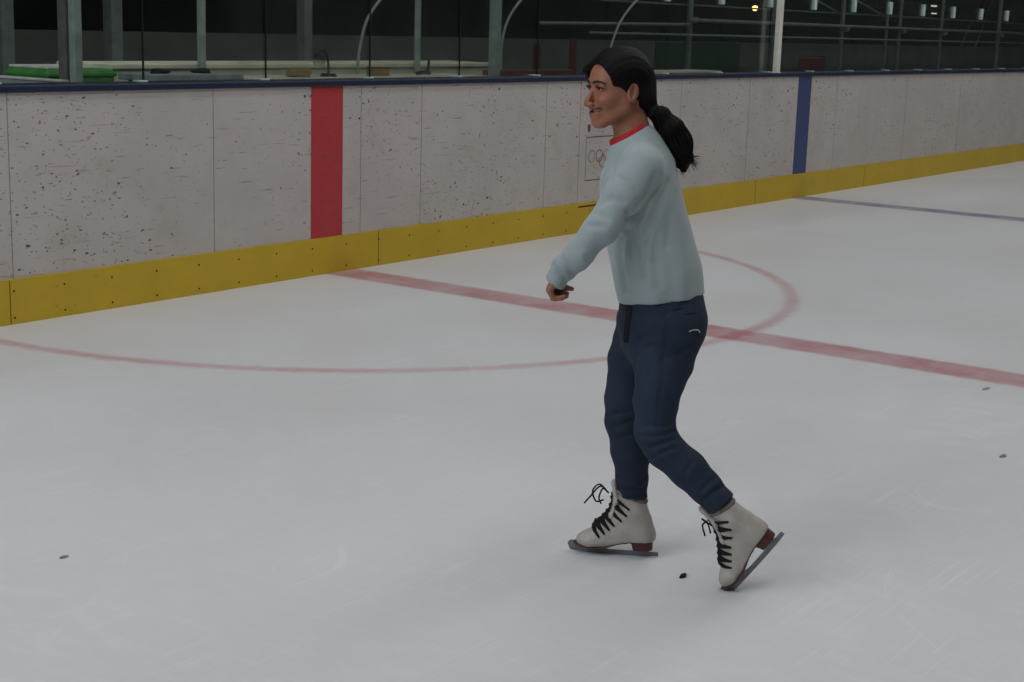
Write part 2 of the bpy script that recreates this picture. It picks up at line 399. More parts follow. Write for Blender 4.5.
for s in (-1, 0, 1):
    bm = bmesh.new(); box(bm, (s*h*.96-.02, -k*.8, 0), (s*h*.96+.02, k*.8, zsh-.03), .004); finish('support', bm, M['steel_dim'], o)
# right-hand white ledge
zl = at(680, 71, .5)[2]
o, h, k = thingbox('ledge', 640, 722, .45, .75, 0, zl, None, 'low white ledge behind the glass right of the skater\'s neck', 'ledge')
bm = bmesh.new(); box(bm, (-h, -k, zl-.03), (h, k, zl), .005); finish('ledge_top', bm, M['cream'], o)
for s in (-1, 1):
    bm = bmesh.new(); box(bm, (s*h*.8-.02, -k*.7, 0), (s*h*.8+.02, k*.7, zl-.03), .004); finish('leg', bm, M['steel_dim'], o)
# brown bench with backrest
zb = at(545, 69.5, .88)[2]
o, h, k = thingbox('bench', 506, 592, .66, .9, 0, zb, None, 'brown wooden bench behind the glass left of the skater\'s head', 'bench')
bm = bmesh.new(); box(bm, (-h, k-.05, zb-.30), (h, k, zb), .01); finish('backrest', bm, M['bench_wood'], o)
bm = bmesh.new(); box(bm, (-h, -k, zb-.55), (h, k-.05, zb-.5), .01); finish('seat', bm, M['bench_wood'], o)
for s in (-1, 1):
    bm = bmesh.new(); box(bm, (s*h*.9-.03, k-.05, 0), (s*h*.9+.03, k-.005, zb-.3), .006); box(bm, (s*h*.9-.03, -k+.01, 0), (s*h*.9+.03, -k+.06, zb-.55), .006); box(bm, (s*h*.9-.03, k-.06, zb-.56), (s*h*.9+.03, k-.04, zb-.3)); finish('leg', bm, M['steel_dim'], o)
# two reddish uprights behind the bench
for px, lab in ((537, 'dark red upright behind the brown bench, the left one'), (573, 'dark red upright behind the brown bench, nearest the skater\'s face')):
    p = at(px, 60, 1.4); zt = at(px, 46 if px < 550 else 40, 1.4)[2]
    bm = bmesh.new(); box(bm, (p[0]-.035, WALL+1.38, 0), (p[0]+.035, WALL+1.43, zt), .012); tube(bm, [(p[0], WALL+1.405, zt-.01), (p[0], WALL+1.405, zt+.02)], .03, 10)
    tag(finish('upright', bm, M['maroon'], None), lab, 'upright', 'red uprights behind the bench')
# maroon board right of the white post
p0, p1 = at(800, 56, 1.6), at(824, 70, 1.6)
o = empty('sign_board', ((p0[0]+p1[0])/2, WALL+1.6, 0)); tag(o, 'dark maroon board behind the glass above the blue stripe', 'board')
hw = (p1[0]-p0[0])/2
bm = bmesh.new(); box(bm, (-hw, -.02, .55), (hw, .02, p0[2]), .03); finish('panel', bm, M['maroon'], o)
for s in (-1, 1):
    bm = bmesh.new(); box(bm, (s*hw*.8-.02, -.02, 0), (s*hw*.8+.02, .02, .55)); finish('leg', bm, M['steel_dim'], o)
# grey partition at the lower left
za = at(58, 80, .26)[2]
xp = at(58, 80, .26)[0]
o = empty('partition', (xp, WALL+.24, 0)); tag(o, 'light grey low partition at the far left behind the glass', 'partition')
bm = bmesh.new(); box(bm, (0, 0, 0), (.05, 2.2, za-.012)); finish('panel', bm, M['panel_grey'], o)
bm = bmesh.new(); box(bm, (-.008, 0, za-.012), (.058, 2.2, za), .003); finish('edge_trim', bm, M['paper'], o)
# pale table right of the green crate
zt = at(139, 72.5, .9)[2]
o, h, k = thingbox('table', 150, 244, .60, .9, 0, zt, None, 'pale table behind the glass right of the green crate', 'table')
bm = bmesh.new(); box(bm, (-h, -k, zt-.04), (h, k, zt), .006); finish('table_top', bm, M['panel_grey'], o)
bm = bmesh.new(); box(bm, (-h+.05, -k+.04, zt-.14), (h-.05, k-.04, zt-.04)); finish('apron', bm, M['panel_grey'], o)
for sx_ in (-1, 1):
    for sy_ in (-1, 1):
        bm = bmesh.new(); box(bm, (sx_*(h-.06)-.02, sy_*(k-.06)-.02, 0), (sx_*(h-.06)+.02, sy_*(k-.06)+.02, zt-.14)); finish('leg', bm, M['steel_dim'], o)
TABLE_Z, TABLE_Y = zt, WALL+.75
# green crate on a stand
p0, p1 = at(48, 70, .95), at(115, 70, .95); zt = at(100, 66.5, .95)[2]
o = empty('crate', ((p0[0]+p1[0])/2, WALL+1.15, 0)); hw = (p1[0]-p0[0])/2
tag(o, 'green plastic crate with a white lid behind the pale post at left', 'crate')
bm = bmesh.new(); box(bm, (-hw, -.2, zt-.42), (hw, .2, zt-.015), .015); finish('crate_body', bm, M['green'], o)
bm = bmesh.new(); box(bm, (-hw-.008, -.21, zt-.06), (hw+.008, .21, zt-.035), .006); finish('rim', bm, M['green'], o)
bm = bmesh.new(); box(bm, (-hw*.97, -.19, zt-.015), (hw*.45, .19, zt), .004); finish('lid', bm, M['paper'], o)
bm = bmesh.new(); box(bm, (-hw*.9, -.17, 0), (hw*.9, .17, zt-.42), .01); finish('stand', bm, M['steel_dim'], o)
# small things on the counter
CT = zsh+.001
def on_counter(px, d): return at(px, 70, d)[0]
x = on_counter(319, .66)
o = empty('desk_lamp', (x, WALL+.66, CT)); tag(o, 'small desk lamp with a black dome shade on the cream shelf', 'lamp')
zt = at(319, 52, .66)[2]-CT
R = .046
bm = bmesh.new()
prof = [(R*math.cos(a), R*1.25*math.sin(a)) for a in np.linspace(0, math.pi/2, 9)]
ringv = []
for r_, z_ in prof[:-1]:
    ringv.append([bm.verts.new((r_*math.cos(t_), r_*math.sin(t_), zt-R*1.25+z_)) for t_ in np.linspace(0, 2*math.pi, 20, endpoint=False)])
topv = bm.verts.new((0, 0, zt))
for a_, b_ in zip(ringv, ringv[1:]):
    for i in range(20): bm.faces.new((a_[i], a_[(i+1) % 20], b_[(i+1) % 20], b_[i]))
for i in range(20): bm.faces.new((ringv[-1][i], ringv[-1][(i+1) % 20], topv))
bm.faces.new(ringv[0][::-1])
finish('lamp_shade', bm, M['black'], o, True)
bm = bmesh.new(); bmesh.ops.create_uvsphere(bm, u_segments=18, v_segments=12, radius=R*.93, matrix=Matrix.Translation((0, 0, zt-R*1.25-.012)) @ Matrix.Diagonal((1, 1, .9, 1))); finish('diffuser', bm, M['cream'], o, True)
bm = bmesh.new(); tube(bm, [(R*1.02*math.cos(t_), R*1.02*math.sin(t_), zt-R*1.25) for t_ in np.linspace(0, 2*math.pi, 21)], .006, 6, cap=False); finish('shade_rim', bm, M['steel'], o, True)
dxs = on_counter(328, .66)-x
bm = bmesh.new(); tube(bm, smooth_path([(0, 0, zt-.005), (dxs*.6, 0, zt+.002), (dxs, 0, zt-.06), (dxs*1.05, 0, .02)], 5), .008, 8); finish('arm', bm, M['black'], o, True)
bm = bmesh.new(); bmesh.ops.create_cone(bm, cap_ends=True, segments=20, radius1=.06, radius2=.05, depth=.02, matrix=Matrix.Translation((dxs*1.05, 0, .01))); finish('base', bm, M['black'], o)
# a tan bundle, a brown box, dark tools
def lump(name, px, y, z, size, mat, label, cat, seed, group=None):
    bm = bmesh.new(); bmesh.ops.create_icosphere(bm, subdivisions=3, radius=1)
    rs = np.random.default_rng(seed); ph = rs.uniform(0, 6, 6)
    for v in bm.verts:
        q = v.co.copy(); f = 1+.16*math.sin(3*q.x+ph[0])*math.cos(2.5*q.y+ph[1])+.1*math.sin(5*q.z+ph[2]+2*q.x)
        v.co = Vector((q.x*f*size[0], q.y*f*size[1], max(q.z*f, -.55)*size[2]+.55*size[2]))
    o = finish(name, bm, mat, None, True); o.location = (px, y, z); return tag(o, label, cat, group)
lump('cloth_bundle', on_counter(299, .66), WALL+.66, CT, (.085, .07, .04), M['tan'], 'tan cloth bundle on the cream shelf left of the desk lamp', 'cloth', 3)
xb_ = on_counter(378, .66); o = empty('cardboard_box', (xb_, WALL+.66, CT)); tag(o, 'small brown box on the cream shelf beside the first curved bench shield', 'box')
bm = bmesh.new(); box(bm, (-.07, -.05, 0), (.07, .05, .05), .004); finish('box_body', bm, M['tan'], o)
bm = bmesh.new(); box(bm, (-.072, -.052, .05), (.072, .052, .062), .003); finish('box_lid', bm, M['bench_wood'], o)
for px, lab, s in ((170, 'small dark cloth scrap on the pale table, left of the thin post', 4), (212, 'small dark cloth scrap on the pale table, right of the thin post', 5)):
    lump('cloth_scrap', at(px, 77, .66)[0], TABLE_Y, TABLE_Z, (.07, .05, .02), M['black'], lab, 'cloth', s)
o = empty('tool', (on_counter(424, .66), WALL+.66, CT)); tag(o, 'dark clamp tool lying on the cream shelf beside the thin post', 'tool')
bm = bmesh.new(); tube(bm, smooth_path([(-.10, -.02, .015), (0, 0, .02), (.09, .02, .015)], 4), .014, 8); finish('bar', bm, M['black'], o, True)
bm = bmesh.new(); tube(bm, smooth_path([(.02, 0, .02), (.05, 0, .05), (.055, 0, .11)], 4), .011, 8); finish('handle', bm, M['black'], o, True)
# far lamps
def emis(name, rgb, s):
    t = NT(name); t.b.inputs['Emission Color'].default_value = lin(*rgb); t.b.inputs['Emission Strength'].default_value = s
    return t.done(lin(*rgb), .5)
EM = emis('warm_bulb', (255, 200, 120), 6); ET = emis('cool_tube', (240, 225, 205), 1.2)
p = at(755, 8, 9); o = empty('wall_lamp', p); tag(o, 'small glowing warm lamp in the dark hall left of the white post', 'lamp')
bm = bmesh.new(); bmesh.ops.create_uvsphere(bm, u_segments=16, v_segments=10, radius=.06); finish('bulb', bm, EM, o, True)
bm = bmesh.new(); bmesh.ops.create_cone(bm, cap_ends=True, segments=16, radius1=.11, radius2=.05, depth=.07, matrix=Matrix.Translation((0, 0, .08))); finish('lamp_shade', bm, M['black'], o)
bm = bmesh.new(); tube(bm, [(0, 0, .1), (0, 0, 3.3-p[2])], .01, 6); finish('cord', bm, M['black'], o)
for py, px, lab in ((6, 934, 'upper of two small tube lights in the hall at right'), (13.5, 934, 'lower of two small tube lights in the hall at right')):
    p = at(px, py, 8 if py < 10 else 9.5); o = empty('tube_light', p); tag(o, lab, 'light', 'hall tube lights')
    bm = bmesh.new(); tube(bm, [(-.17, 0, 0), (.17, 0, 0)], .018, 8); finish('tube', bm, ET, o)
    bm = bmesh.new(); box(bm, (-.19, -.02, .02), (.19, .04, .05), .004); finish('housing', bm, M['steel_dim'], o)
    bm = bmesh.new(); tube(bm, [(0, .01, .05), (0, .01, 3.3-p[2])], .006, 6); finish('hanger', bm, M['black'], o)
# dim roof girder and stand edge far right
for i, (pa, d, hh) in enumerate((((880, 4), 9.5, .16), ((880, 18), 11, .12))):
    q = at(*pa, d); bm = bmesh.new(); box(bm, (q[0], q[1], q[2]-hh/2), (q[0]+12, q[1]+.1, q[2]+hh/2)); o = finish(f'trim_{i+3}', bm, M['grey_post']); o['kind'] = 'structure'

# ---- printed marks on the board: a thin outlined frame with five linked rings
MK = plain('faded_grey_print', (142, 136, 134), .6); MR = plain('faded_red_print', (172, 132, 130), .6); MO = plain('faded_orange_print', (196, 168, 146), .6); MD = plain('faded_dark_print', (108, 101, 100), .6)
x0 = at(586, 150)[0]; zt, zb = at(586, 137.5)[2], at(586, 180.5)[2]; wd = .62*(zt-zb)*1.9
mk = empty('ring_emblem', (x0, WALL, (zt+zb)/2)); tag(mk, 'faded five ring emblem in a thin frame on the white board', 'emblem')
hz = (zt-zb)/2; e = .004
for nm, lo, hi, m_ in (('frame_line', (0, -.002, hz-e), (wd, 0, hz+e), MD), ('frame_line', (0, -.002, -hz-e), (wd, 0, -hz+e), MD), ('frame_line', (-e*.6, -.002, -hz), (e*.6, 0, hz), MK), ('frame_line', (wd-e*.6, -.002, -hz), (wd+e*.6, 0, hz), MK)):
    bm = bmesh.new(); box(bm, lo, hi); finish(nm, bm, m_, mk)
rr = .046; cz0 = at(592, 156.3)[2]-(zt+zb)/2
for i, (ux, uz, m_) in enumerate(((0, 0, MK), (1, 0, MD), (2, 0, MR), (.5, -.9, MO), (1.5, -.9, MK))):
    cx, cz = .085+ux*.108, cz0+uz*.05
    bm = bmesh.new(); tube(bm, [(cx+rr*math.cos(t_), -.001, cz+rr*math.sin(t_)) for t_ in np.linspace(0, 2*math.pi, 29)], .005, 6, flat=((0, 1, 0), .25), cap=False); finish('ring', bm, m_, mk)
q = at(589, 127); bm = bmesh.new(); box(bm, (-.018, -.002, -.035), (.02, 0, .02)); 
o = finish('paint_mark', bm, plain('plum_mark', (112, 70, 78), .7)); o.location = q; tag(o, 'small plum coloured mark on the board below the skater\'s chin', 'mark')
q0, q1 = at(577, 207), at(610, 203); bm = bmesh.new(); box(bm, (q0[0], WALL-.0145, q0[2]-.005), (q1[0], WALL-.011, q0[2]+.005)); tag(finish('scuff_strip', bm, M['screw']), 'thin black strip on the yellow kickplate behind the skater\'s sleeve', 'strip')

# ---- scraps on the ice
for (px, py, s, lab, c) in ((683, 577, (.016, .008, .007), 'tiny black scrap on the ice between the two skates', (20, 18, 18)),
                         (1003, 456.5, (.022, .010, .005), 'tiny brown scrap on the ice near the right edge', (140, 130, 126)),
                         (64, 557.5, (.016, .008, .004), 'tiny grey scrap on the ice at lower left', (128, 131, 136)),
                         (986, 389, (.035, .012, .004), 'grey smear of slush below the red line at right', (158, 158, 160))):
    q = on_ice(px, py); lump('ice_scrap', q[0], q[1], 0, s, plain('scrap_'+str(px), c, .8), lab, 'scrap', int(px), 'scraps on the ice')

# ================================================================== the skater
# ---- implicit surfaces: smooth solids meshed with surface nets
def nrm(v): v = np.asarray(v, float); return v/np.linalg.norm(v)
def smin(a, b, k):
    h = np.clip(.5+.5*(b-a)/k, 0, 1); return b*(1-h)+a*h-k*h*(1-h)
def smax(a, b, k): return -smin(-a, -b, k)
def ell(P, c, r, R=None):
    q = P-np.asarray(c, float)
    if R is not None: q = q @ np.asarray(R).T
    r = np.asarray(r, float)
    k0 = np.sqrt(((q/r)**2).sum(-1))+1e-9; k1 = np.sqrt(((q/(r*r))**2).sum(-1))+1e-9
    return k0*(k0-1)/k1
def cone(P, a, b, ra, rb):
    a = np.asarray(a, float); ba = np.asarray(b, float)-a; q = P-a
    t = np.clip((q@ba)/(ba@ba), 0, 1)
    return np.sqrt(((q-t[..., None]*ba)**2).sum(-1))-(ra+(rb-ra)*t)
def segd(P, a, b): return cone(P, a, b, 0, 0)
def limb(P, pts, side, k=.02):
    """pts: list of (point, r_front, r_side); elliptical section, side = lateral axis"""
    d = None
    for (a, ra, sa), (b, rb, sb) in zip(pts, pts[1:]):
        a = np.asarray(a, float); ba = np.asarray(b, float)-a; L = np.linalg.norm(ba); w = ba/L
        u = nrm(np.asarray(side)-w*(np.asarray(side)@w)); v = np.cross(w, u)
        q = P-a; t = np.clip((q@w)/L, 0, 1)
        rs = sa+(sb-sa)*t; rf = ra+(rb-ra)*t
        q2 = q-t[..., None]*ba
        m = np.minimum(rs, rf)
        kk = np.sqrt(((q2@u)/rs)**2+((q2@v)/rf)**2+((q2@w)/m)**2)
        e = (kk-1)*m
        d = e if d is None else smin(d, e, k)
    return d
def groove(P, d, pts, w, depth):
    for a, b in zip(pts, pts[1:]):
        d = d+depth*np.exp(-(segd(P, a, b)/w)**2)
    return d

def net(fn, axes, bs=10):
    ax, ay, az = [np.asarray(a, float) for a in axes]
    nx, ny, nz = len(ax), len(ay), len(az)
    V = np.ones((nx, ny, nz), np.float32)
    blocks = []; cen = []; rad = []
    for i in range(0, nx-1, bs):
        for j in range(0, ny-1, bs):
            for k in range(0, nz-1, bs):
                e = (min(i+bs, nx-1), min(j+bs, ny-1), min(k+bs, nz-1))
                lo = np.array([ax[i], ay[j], az[k]]); hi = np.array([ax[e[0]], ay[e[1]], az[e[2]]])
                blocks.append((i, j, k, *e)); cen.append((lo+hi)/2); rad.append(np.linalg.norm(hi-lo)/2)
    dc = fn(np.array(cen)); rad = np.array(rad)
    for bl, d, r in zip(blocks, dc, rad):
        i, j, k, e0, e1, e2 = bl; sl = np.s_[i:e0+1, j:e1+1, k:e2+1]
        if abs(d) > r*1.6+.012: V[sl] = d; continue
    for bl, d, r in zip(blocks, dc, rad):
        if abs(d) > r*1.6+.012: continue
        i, j, k, e0, e1, e2 = bl
        g = np.stack(np.meshgrid(ax[i:e0+1], ay[j:e1+1], az[k:e2+1], indexing='ij'), -1)
        V[i:e0+1, j:e1+1, k:e2+1] = fn(g.reshape(-1, 3)).reshape(g.shape[:3])
    I = V < 0
    c = np.zeros((nx-1, ny-1, nz-1), np.int8)
    for dx in (0, 1):
        for dy in (0, 1):
            for dz in (0, 1): c += I[dx:nx-1+dx, dy:ny-1+dy, dz:nz-1+dz]
    cells = np.argwhere((c > 0) & (c < 8)); idx = -np.ones(c.shape, np.int32); idx[tuple(cells.T)] = np.arange(len(cells))
    pos = np.zeros((len(cells), 3)); cnt = np.zeros(len(cells))
    A = (ax, ay, az)
    corners = [(x, y, z) for x in (0, 1) for y in (0, 1) for z in (0, 1)]
    for p in corners:
        for axis in range(3):
            if p[axis]: continue
            q = list(p); q[axis] = 1
            ip = cells+np.array(p); iq = cells+np.array(q)
            vp = V[tuple(ip.T)]; vq = V[tuple(iq.T)]
            m = (vp < 0) != (vq < 0)
            t = np.where(m, vp/np.where(vp == vq, 1, vp-vq), 0)
            X = np.stack([A[d][ip[:, d]] for d in range(3)], -1); Y = np.stack([A[d][iq[:, d]] for d in range(3)], -1)
            pos += np.where(m[:, None], X+(Y-X)*t[:, None], 0); cnt += m
    pos /= cnt[:, None]
    F = []
    for axis in range(3):
        sl0 = [slice(None)]*3; sl1 = [slice(None)]*3
        sl0[axis] = slice(0, -1); sl1[axis] = slice(1, None)
        ch = I[tuple(sl0)] != I[tuple(sl1)]
        e = np.argwhere(ch); o1, o2 = [d for d in range(3) if d != axis]
        e = e[(e[:, o1] > 0) & (e[:, o2] > 0) & (e[:, o1] < c.shape[o1]) & (e[:, o2] < c.shape[o2])]
        ins = I[tuple(e.T)]
        def cell(d1, d2):
            f = e.copy(); f[:, o1] += d1; f[:, o2] += d2; return idx[tuple(f.T)]
        q = np.stack([cell(-1, -1), cell(0, -1), cell(0, 0), cell(-1, 0)], -1)
        flip = ins if axis != 1 else ~ins
        q[~flip] = q[~flip][:, ::-1]
        F.append(q)
    F = np.concatenate(F); F = F[(F >= 0).all(1)]
    return pos, F

def relax(pos, F, n=2, f=.5):
    e = np.concatenate([F[:, [i, (i+1) % 4]] for i in range(4)]); 
    for _ in range(n):
        s = np.zeros_like(pos); c = np.zeros(len(pos))
        np.add.at(s, e[:, 0], pos[e[:, 1]]); np.add.at(s, e[:, 1], pos[e[:, 0]])
        np.add.at(c, e[:, 0], 1); np.add.at(c, e[:, 1], 1)
        pos = pos+(s/np.maximum(c, 1)[:, None]-pos)*f
    return pos
def mesh_obj(name, pos, F, mat, parent, tint=None):
    me = bpy.data.meshes.new(name); me.from_pydata(pos.tolist(), [], F.tolist()); me.update()
    me.materials.append(mat)
    me.polygons.foreach_set('use_smooth', [True]*len(me.polygons))
    if tint is not None:
        at_ = me.color_attributes.new('tint', 'FLOAT_COLOR', 'POINT')
        at_.data.foreach_set('color', np.c_[tint, np.ones(len(tint))].astype(np.float32).ravel())
    return link(bpy.data.objects.new(name, me), parent)
def grid(lo, hi, step, fine=()):
    """coordinates with finer steps inside some ranges: fine = [(lo, hi, step)]"""
    out = [lo]
    while out[-1] < hi:
        s = step
        for a, b, t in fine:
            if a <= out[-1] <= b: s = min(s, t)
        out.append(out[-1]+s)
    return np.array(out)

# ---- the skater's own frame: x = along her back, y = across to her right side, z up
DIST = 4.40
hv = np.array([3.833, 2.335, 0]); hv /= np.linalg.norm(hv); rv = np.array([hv[1], -hv[0], 0])
ORG = hv*DIST
def L(px, py, b=0.0):
    r = ray(px, py); p = EYEP+r*((DIST+b)/(r@hv)); q = p-ORG
    return np.array([q@rv, b, q[2]])
def S(px, b=0): return px*.00288*(1+b/4.4)
skater = empty('person', ORG, math.atan2(rv[1], rv[0]))
tag(skater, 'young woman skating in a pale blue sweater, blue jeans and white skates', 'person')
def hit(px, py, fn, b0=-.5, b1=.5):
    bs = np.linspace(b0, b1, 700); Q = np.array([L(px, py, b) for b in (b0, b1)])
    P = Q[0]+(Q[1]-Q[0])*((bs-b0)/(b1-b0))[:, None]
    d = fn(P); i = np.argmax(d < 0)
    return P[i] if d[i] < 0 else P[np.argmin(d)]

# ---- materials
def skin_mat():
    t = NT('skin'); a = t.n('ShaderNodeAttribute'); a.attribute_name = 'tint'
    n = t.noise(60, 3)
    c = t.mix(t.step(n, .3, .7), lin(148, 98, 77), lin(157, 105, 83))
    return t.done(t.mix(1.0, c, a.outputs['Color'], 'MULTIPLY'), .5, 0, .35, Subsurface_Weight=.08, Subsurface_Scale=.01, Subsurface_Radius=(1, .35, .2))
def hair_mat():
    t = NT('dark_brown_hair')
    n = t.noise(1, 3, .6, vec=t.mp((260, 260, 12)))
    t.bump(n, .6, .002)
    return t.done(t.mix(n, lin(7, 6, 5), lin(18, 13, 11)), .55, 0, .12)
def knit_mat():
    t = NT('pale_blue_knit')
    v = t.noise(1, 2, .5, vec=t.mp((420, 420, 160))); c = t.noise(5, 3)
    t.bump(v, .25, .002)
    base = t.mix(t.step(c, .3, .7), lin(146, 158, 160), lin(157, 169, 171))
    return t.done(base, .85, 0, .2, Sheen_Weight=.25)
def denim_mat():
    t = NT('blue_denim')
    tw = t.noise(1, 2, .5, vec=t.mp((500, 500, 120), (0, .6, 0))); w = t.noise(7, 4, .6)
    a = t.n('ShaderNodeAttribute'); a.attribute_name = 'tint'
    t.bump(tw, .25, .0015)
    base = t.mix(t.step(w, .25, .75), lin(26, 33, 48), lin(34, 43, 60))
    base = t.mix(t.math('MULTIPLY', tw, .35), base, lin(56, 70, 90))
    return t.done(t.mix(1.0, base, a.outputs['Color'], 'MULTIPLY'), .8, 0, .25)
def leather_mat():
    t = NT('white_skate_leather')
    v = t.voro(26, 'DISTANCE_TO_EDGE', vec=t.mp((1, 1, 1), vec=None)).outputs['Distance']
    n = t.noise(18, 5, .65)
    c = t.mix(t.step(n, .35, .7), lin(166, 159, 151), lin(182, 176, 169))
    cr = t.math('MULTIPLY', t.step(v, .02, .004), t.step(t.noise(9, 2), .52, .66))
    c = t.mix(t.math('MULTIPLY', cr, .55), c, lin(120, 112, 108))
    t.bump(n, .12, .003)
    return t.done(c, .42, 0, .4)
SK = skin_mat(); HR = hair_mat(); KN = knit_mat(); DN = denim_mat(); LE = leather_mat()
RED = plain('red_rib_knit', (176, 30, 34), .8, scale=60)
LACE = plain('black_lace', (12, 12, 13), .85)
LINING = plain('grey_skate_lining', (118, 112, 108), .95, scale=50)
SOLE = plain('brown_skate_sole', (82, 46, 36), .5)
BLADE = plain('skate_steel', (122, 124, 132), .42, .35, scale=40)
STITCH = plain('pale_stitching', (196, 186, 170), .8)
STRAP = plain('black_strap', (12, 13, 16), .8)
EYEW = plain('eye_white', (168, 158, 152), .4); IRIS = plain('brown_iris', (40, 24, 18), .25); TEETH = plain('teeth', (222, 196, 182), .35); BROW = plain('dark_brow_hair', (38, 26, 22), .7)

# ---- skeleton
HY = .50                                       # head turned towards the photographer
HF = np.array([-math.cos(HY), -math.sin(HY), 0]); HL = np.array([math.sin(HY), -math.cos(HY), 0])
pitch_h = .03
HF = nrm(HF+np.array([0, 0, -pitch_h])); HU = np.cross(HF, HL); 
HC = L(620.6, 88.5, 0.0)
def hd(f, s, t): return HC+f*HF+s*HL+t*HU
RH = np.array([HF, HL, HU])                    # world -> head rows
def to_head(P): return (P-HC)@RH.T

shL, shR = L(643, 166, -.138), L(640, 160, .138)
elL, wrL, knL = L(601, 229, -.215), L(562, 272, -.205), L(549.5, 289.5, -.20)
elR, wrR, knR = L(664, 232, .225), L(640, 268, .20), L(628, 279, .19)
hipR, knR_leg, anR = L(652, 330, .085), L(626, 417, .075), L(632.5, 505, .085)
hipL, knL_leg, anL = L(668, 330, -.085), L(656, 432, -.115), L(718, 503, -.165)

# ---- head
def head_sdf(P):
    q = to_head(P); s2 = q.copy(); s2[:, 1] = np.abs(s2[:, 1])
    d = ell(q, (-.006, 0, .018), (.090, .070, .090))
    d = smin(d, ell(q, (.040, 0, .030), (.048, .056, .052)), .02)
    d = smin(d, ell(q, (.034, 0, -.038), (.052, .050, .060)), .025)
    d = smin(d, cone(s2, (.006, .050, -.048), (.064, .017, -.094), .017, .014), .024)
    d = smin(d, ell(q, (.070, 0, -.095), (.018, .021, .015)), .014)
    d = smin(d, ell(s2, (.062, .036, -.031), (.027, .022, .020)), .018)       # smiling cheek
    d = smin(d, ell(s2, (.078, .022, .019), (.012, .022, .008)), .012)         # brow ridge
    d = smin(d, ell(q, (.080, 0, -.066), (.014, .026, .020)), .014)           # muzzle
    d = smax(d, -ell(s2, (.100, .031, .004), (.018, .018, .010)), .012)       # eye sockets
    # nose
    nz = cone(q, (.084, 0, .004), (.107, 0, -.036), .0065, .0085)
    nz = smin(nz, ell(s2, (.098, .0115, -.043), (.012, .0075, .0075)), .006)
    d = smin(d, nz, .007)
    d = smax(d, -ell(s2, (.104, .006, -.0515), (.006, .0035, .0035)), .003)
    # eyelids
    lid = ell(s2, (.0745, .031, .005), (.0145, .0150, .0125))
    d = smin(d, lid, .004)
    d = smax(d, -ell(s2, (.089, .032, .0035), (.013, .0150, .0033)), .002)
    # lips and the open smile
    q0, s0 = q, s2; q = q-np.array([0, 0, .012]); s2 = s2-np.array([0, 0, .012])
    up = None
    for a, b, r in (((.0945, 0, -.0660), (.0885, .016, -.0645), .0042), ((.0885, .016, -.0645), (.068, .037, -.0545), .0026)):
        e = cone(s2, a, b, r, r*.8); up = e if up is None else smin(up, e, .003)
    lo = None
    for a, b, r in (((.0915, 0, -.0835), (.0850, .015, -.0800), .0052), ((.0850, .015, -.0800), (.068, .036, -.0580), .0030)):
        e = cone(s2, a, b, r, r*.8); lo = e if lo is None else smin(lo, e, .003)
    d = smin(d, smin(up, lo, .001), .004)
    mo = q.copy(); mo[:, 2] -= 8.0*q[:, 1]**2; mo[:, 0] += 13.0*q[:, 1]**2
    d = smax(d, -ell(mo, (.086, 0, -.0735), (.020, .0350, .0048)), .002)
    q, s2 = q0, s0
    d = groove(s2, d, [(.093, .019, -.048), (.078, .036, -.066)], .004, .0022)     # smile fold
    # ears
    ct, st = math.cos(.22), math.sin(.22); RE = np.array([[ct, 0, st], [0, 1, 0], [-st, 0, ct]])
    e = ell(s2, (-.002, .0745, -.007), (.0165, .0085, .0300), RE)
    e = smax(e, -ell(s2, (.001, .0840, -.004), (.0105, .0125, .0205), RE), .003)
    e = smin(e, cone(s2, (-.008, .079, .006), (-.004, .0795, -.018), .0028, .0024), .003)
    e = smin(e, cone(s2, (.009, .072, -.020), (.012, .073, -.004), .0045, .0038), .004)
    d = smin(d, e, .006)
    return d
neckA, neckB = hd(-.018, 0, -.050), L(636, 148, .0)
def hand(P, wr, kn, fdir, across, thumb_side, curl):
    """palm from wrist to knuckles, four curled fingers, a thumb"""
    wr, kn = np.asarray(wr), np.asarray(kn); pd = nrm(kn-wr); ac = nrm(across-pd*(across@pd)); fd = nrm(fdir)
    d = limb(P, [(wr, .017, .022), (wr+(kn-wr)*.55, .014, .032), (kn-pd*.006, .0115, .035)], ac, .01)
    lens = (.056, .063, .059, .046)
    for i, Ln in enumerate(lens):
        off = ac*((i-1.5)*.0185)*(-1)
        root = kn+off-pd*(.004*abs(i-1.3))
        d1 = nrm(pd*(.72-.1*i*curl)+fd*(.7)); d2 = nrm(pd*(-.12-.12*curl)+fd); d3 = nrm(-pd*(.45+.3*curl)+fd*.85)
        p1 = root+d1*Ln*.46; p2 = p1+d2*Ln*.32; p3 = p2+d3*Ln*.26
        f = cone(P, root-pd*.012, root, .0085, .0092); f = smin(f, cone(P, root, p1, .0092, .0082), .003)
        f = smin(f, cone(P, p1, p2, .0082, .0074), .003); f = smin(f, cone(P, p2, p3, .0074, .0062), .003)
        d = smin(d, f, .0035)
    tb = wr+pd*.018+ac*.020*thumb_side
    t1 = tb+nrm(ac*thumb_side*.4+fd*.6+pd*.9)*.030; t2 = t1+nrm(ac*thumb_side*.1+fd*.8+pd*.5)*.022; t3 = t2+nrm(fd*1+pd*.1)*.017
    f = cone(P, tb, t1, .013, .0105); f = smin(f, cone(P, t1, t2, .0100, .0088), .004); f = smin(f, cone(P, t2, t3, .0088, .0068), .003)
    return smin(d, f, .007)
X_, Y_, Z_ = np.eye(3)
LATL = np.array([0, 1., 0])
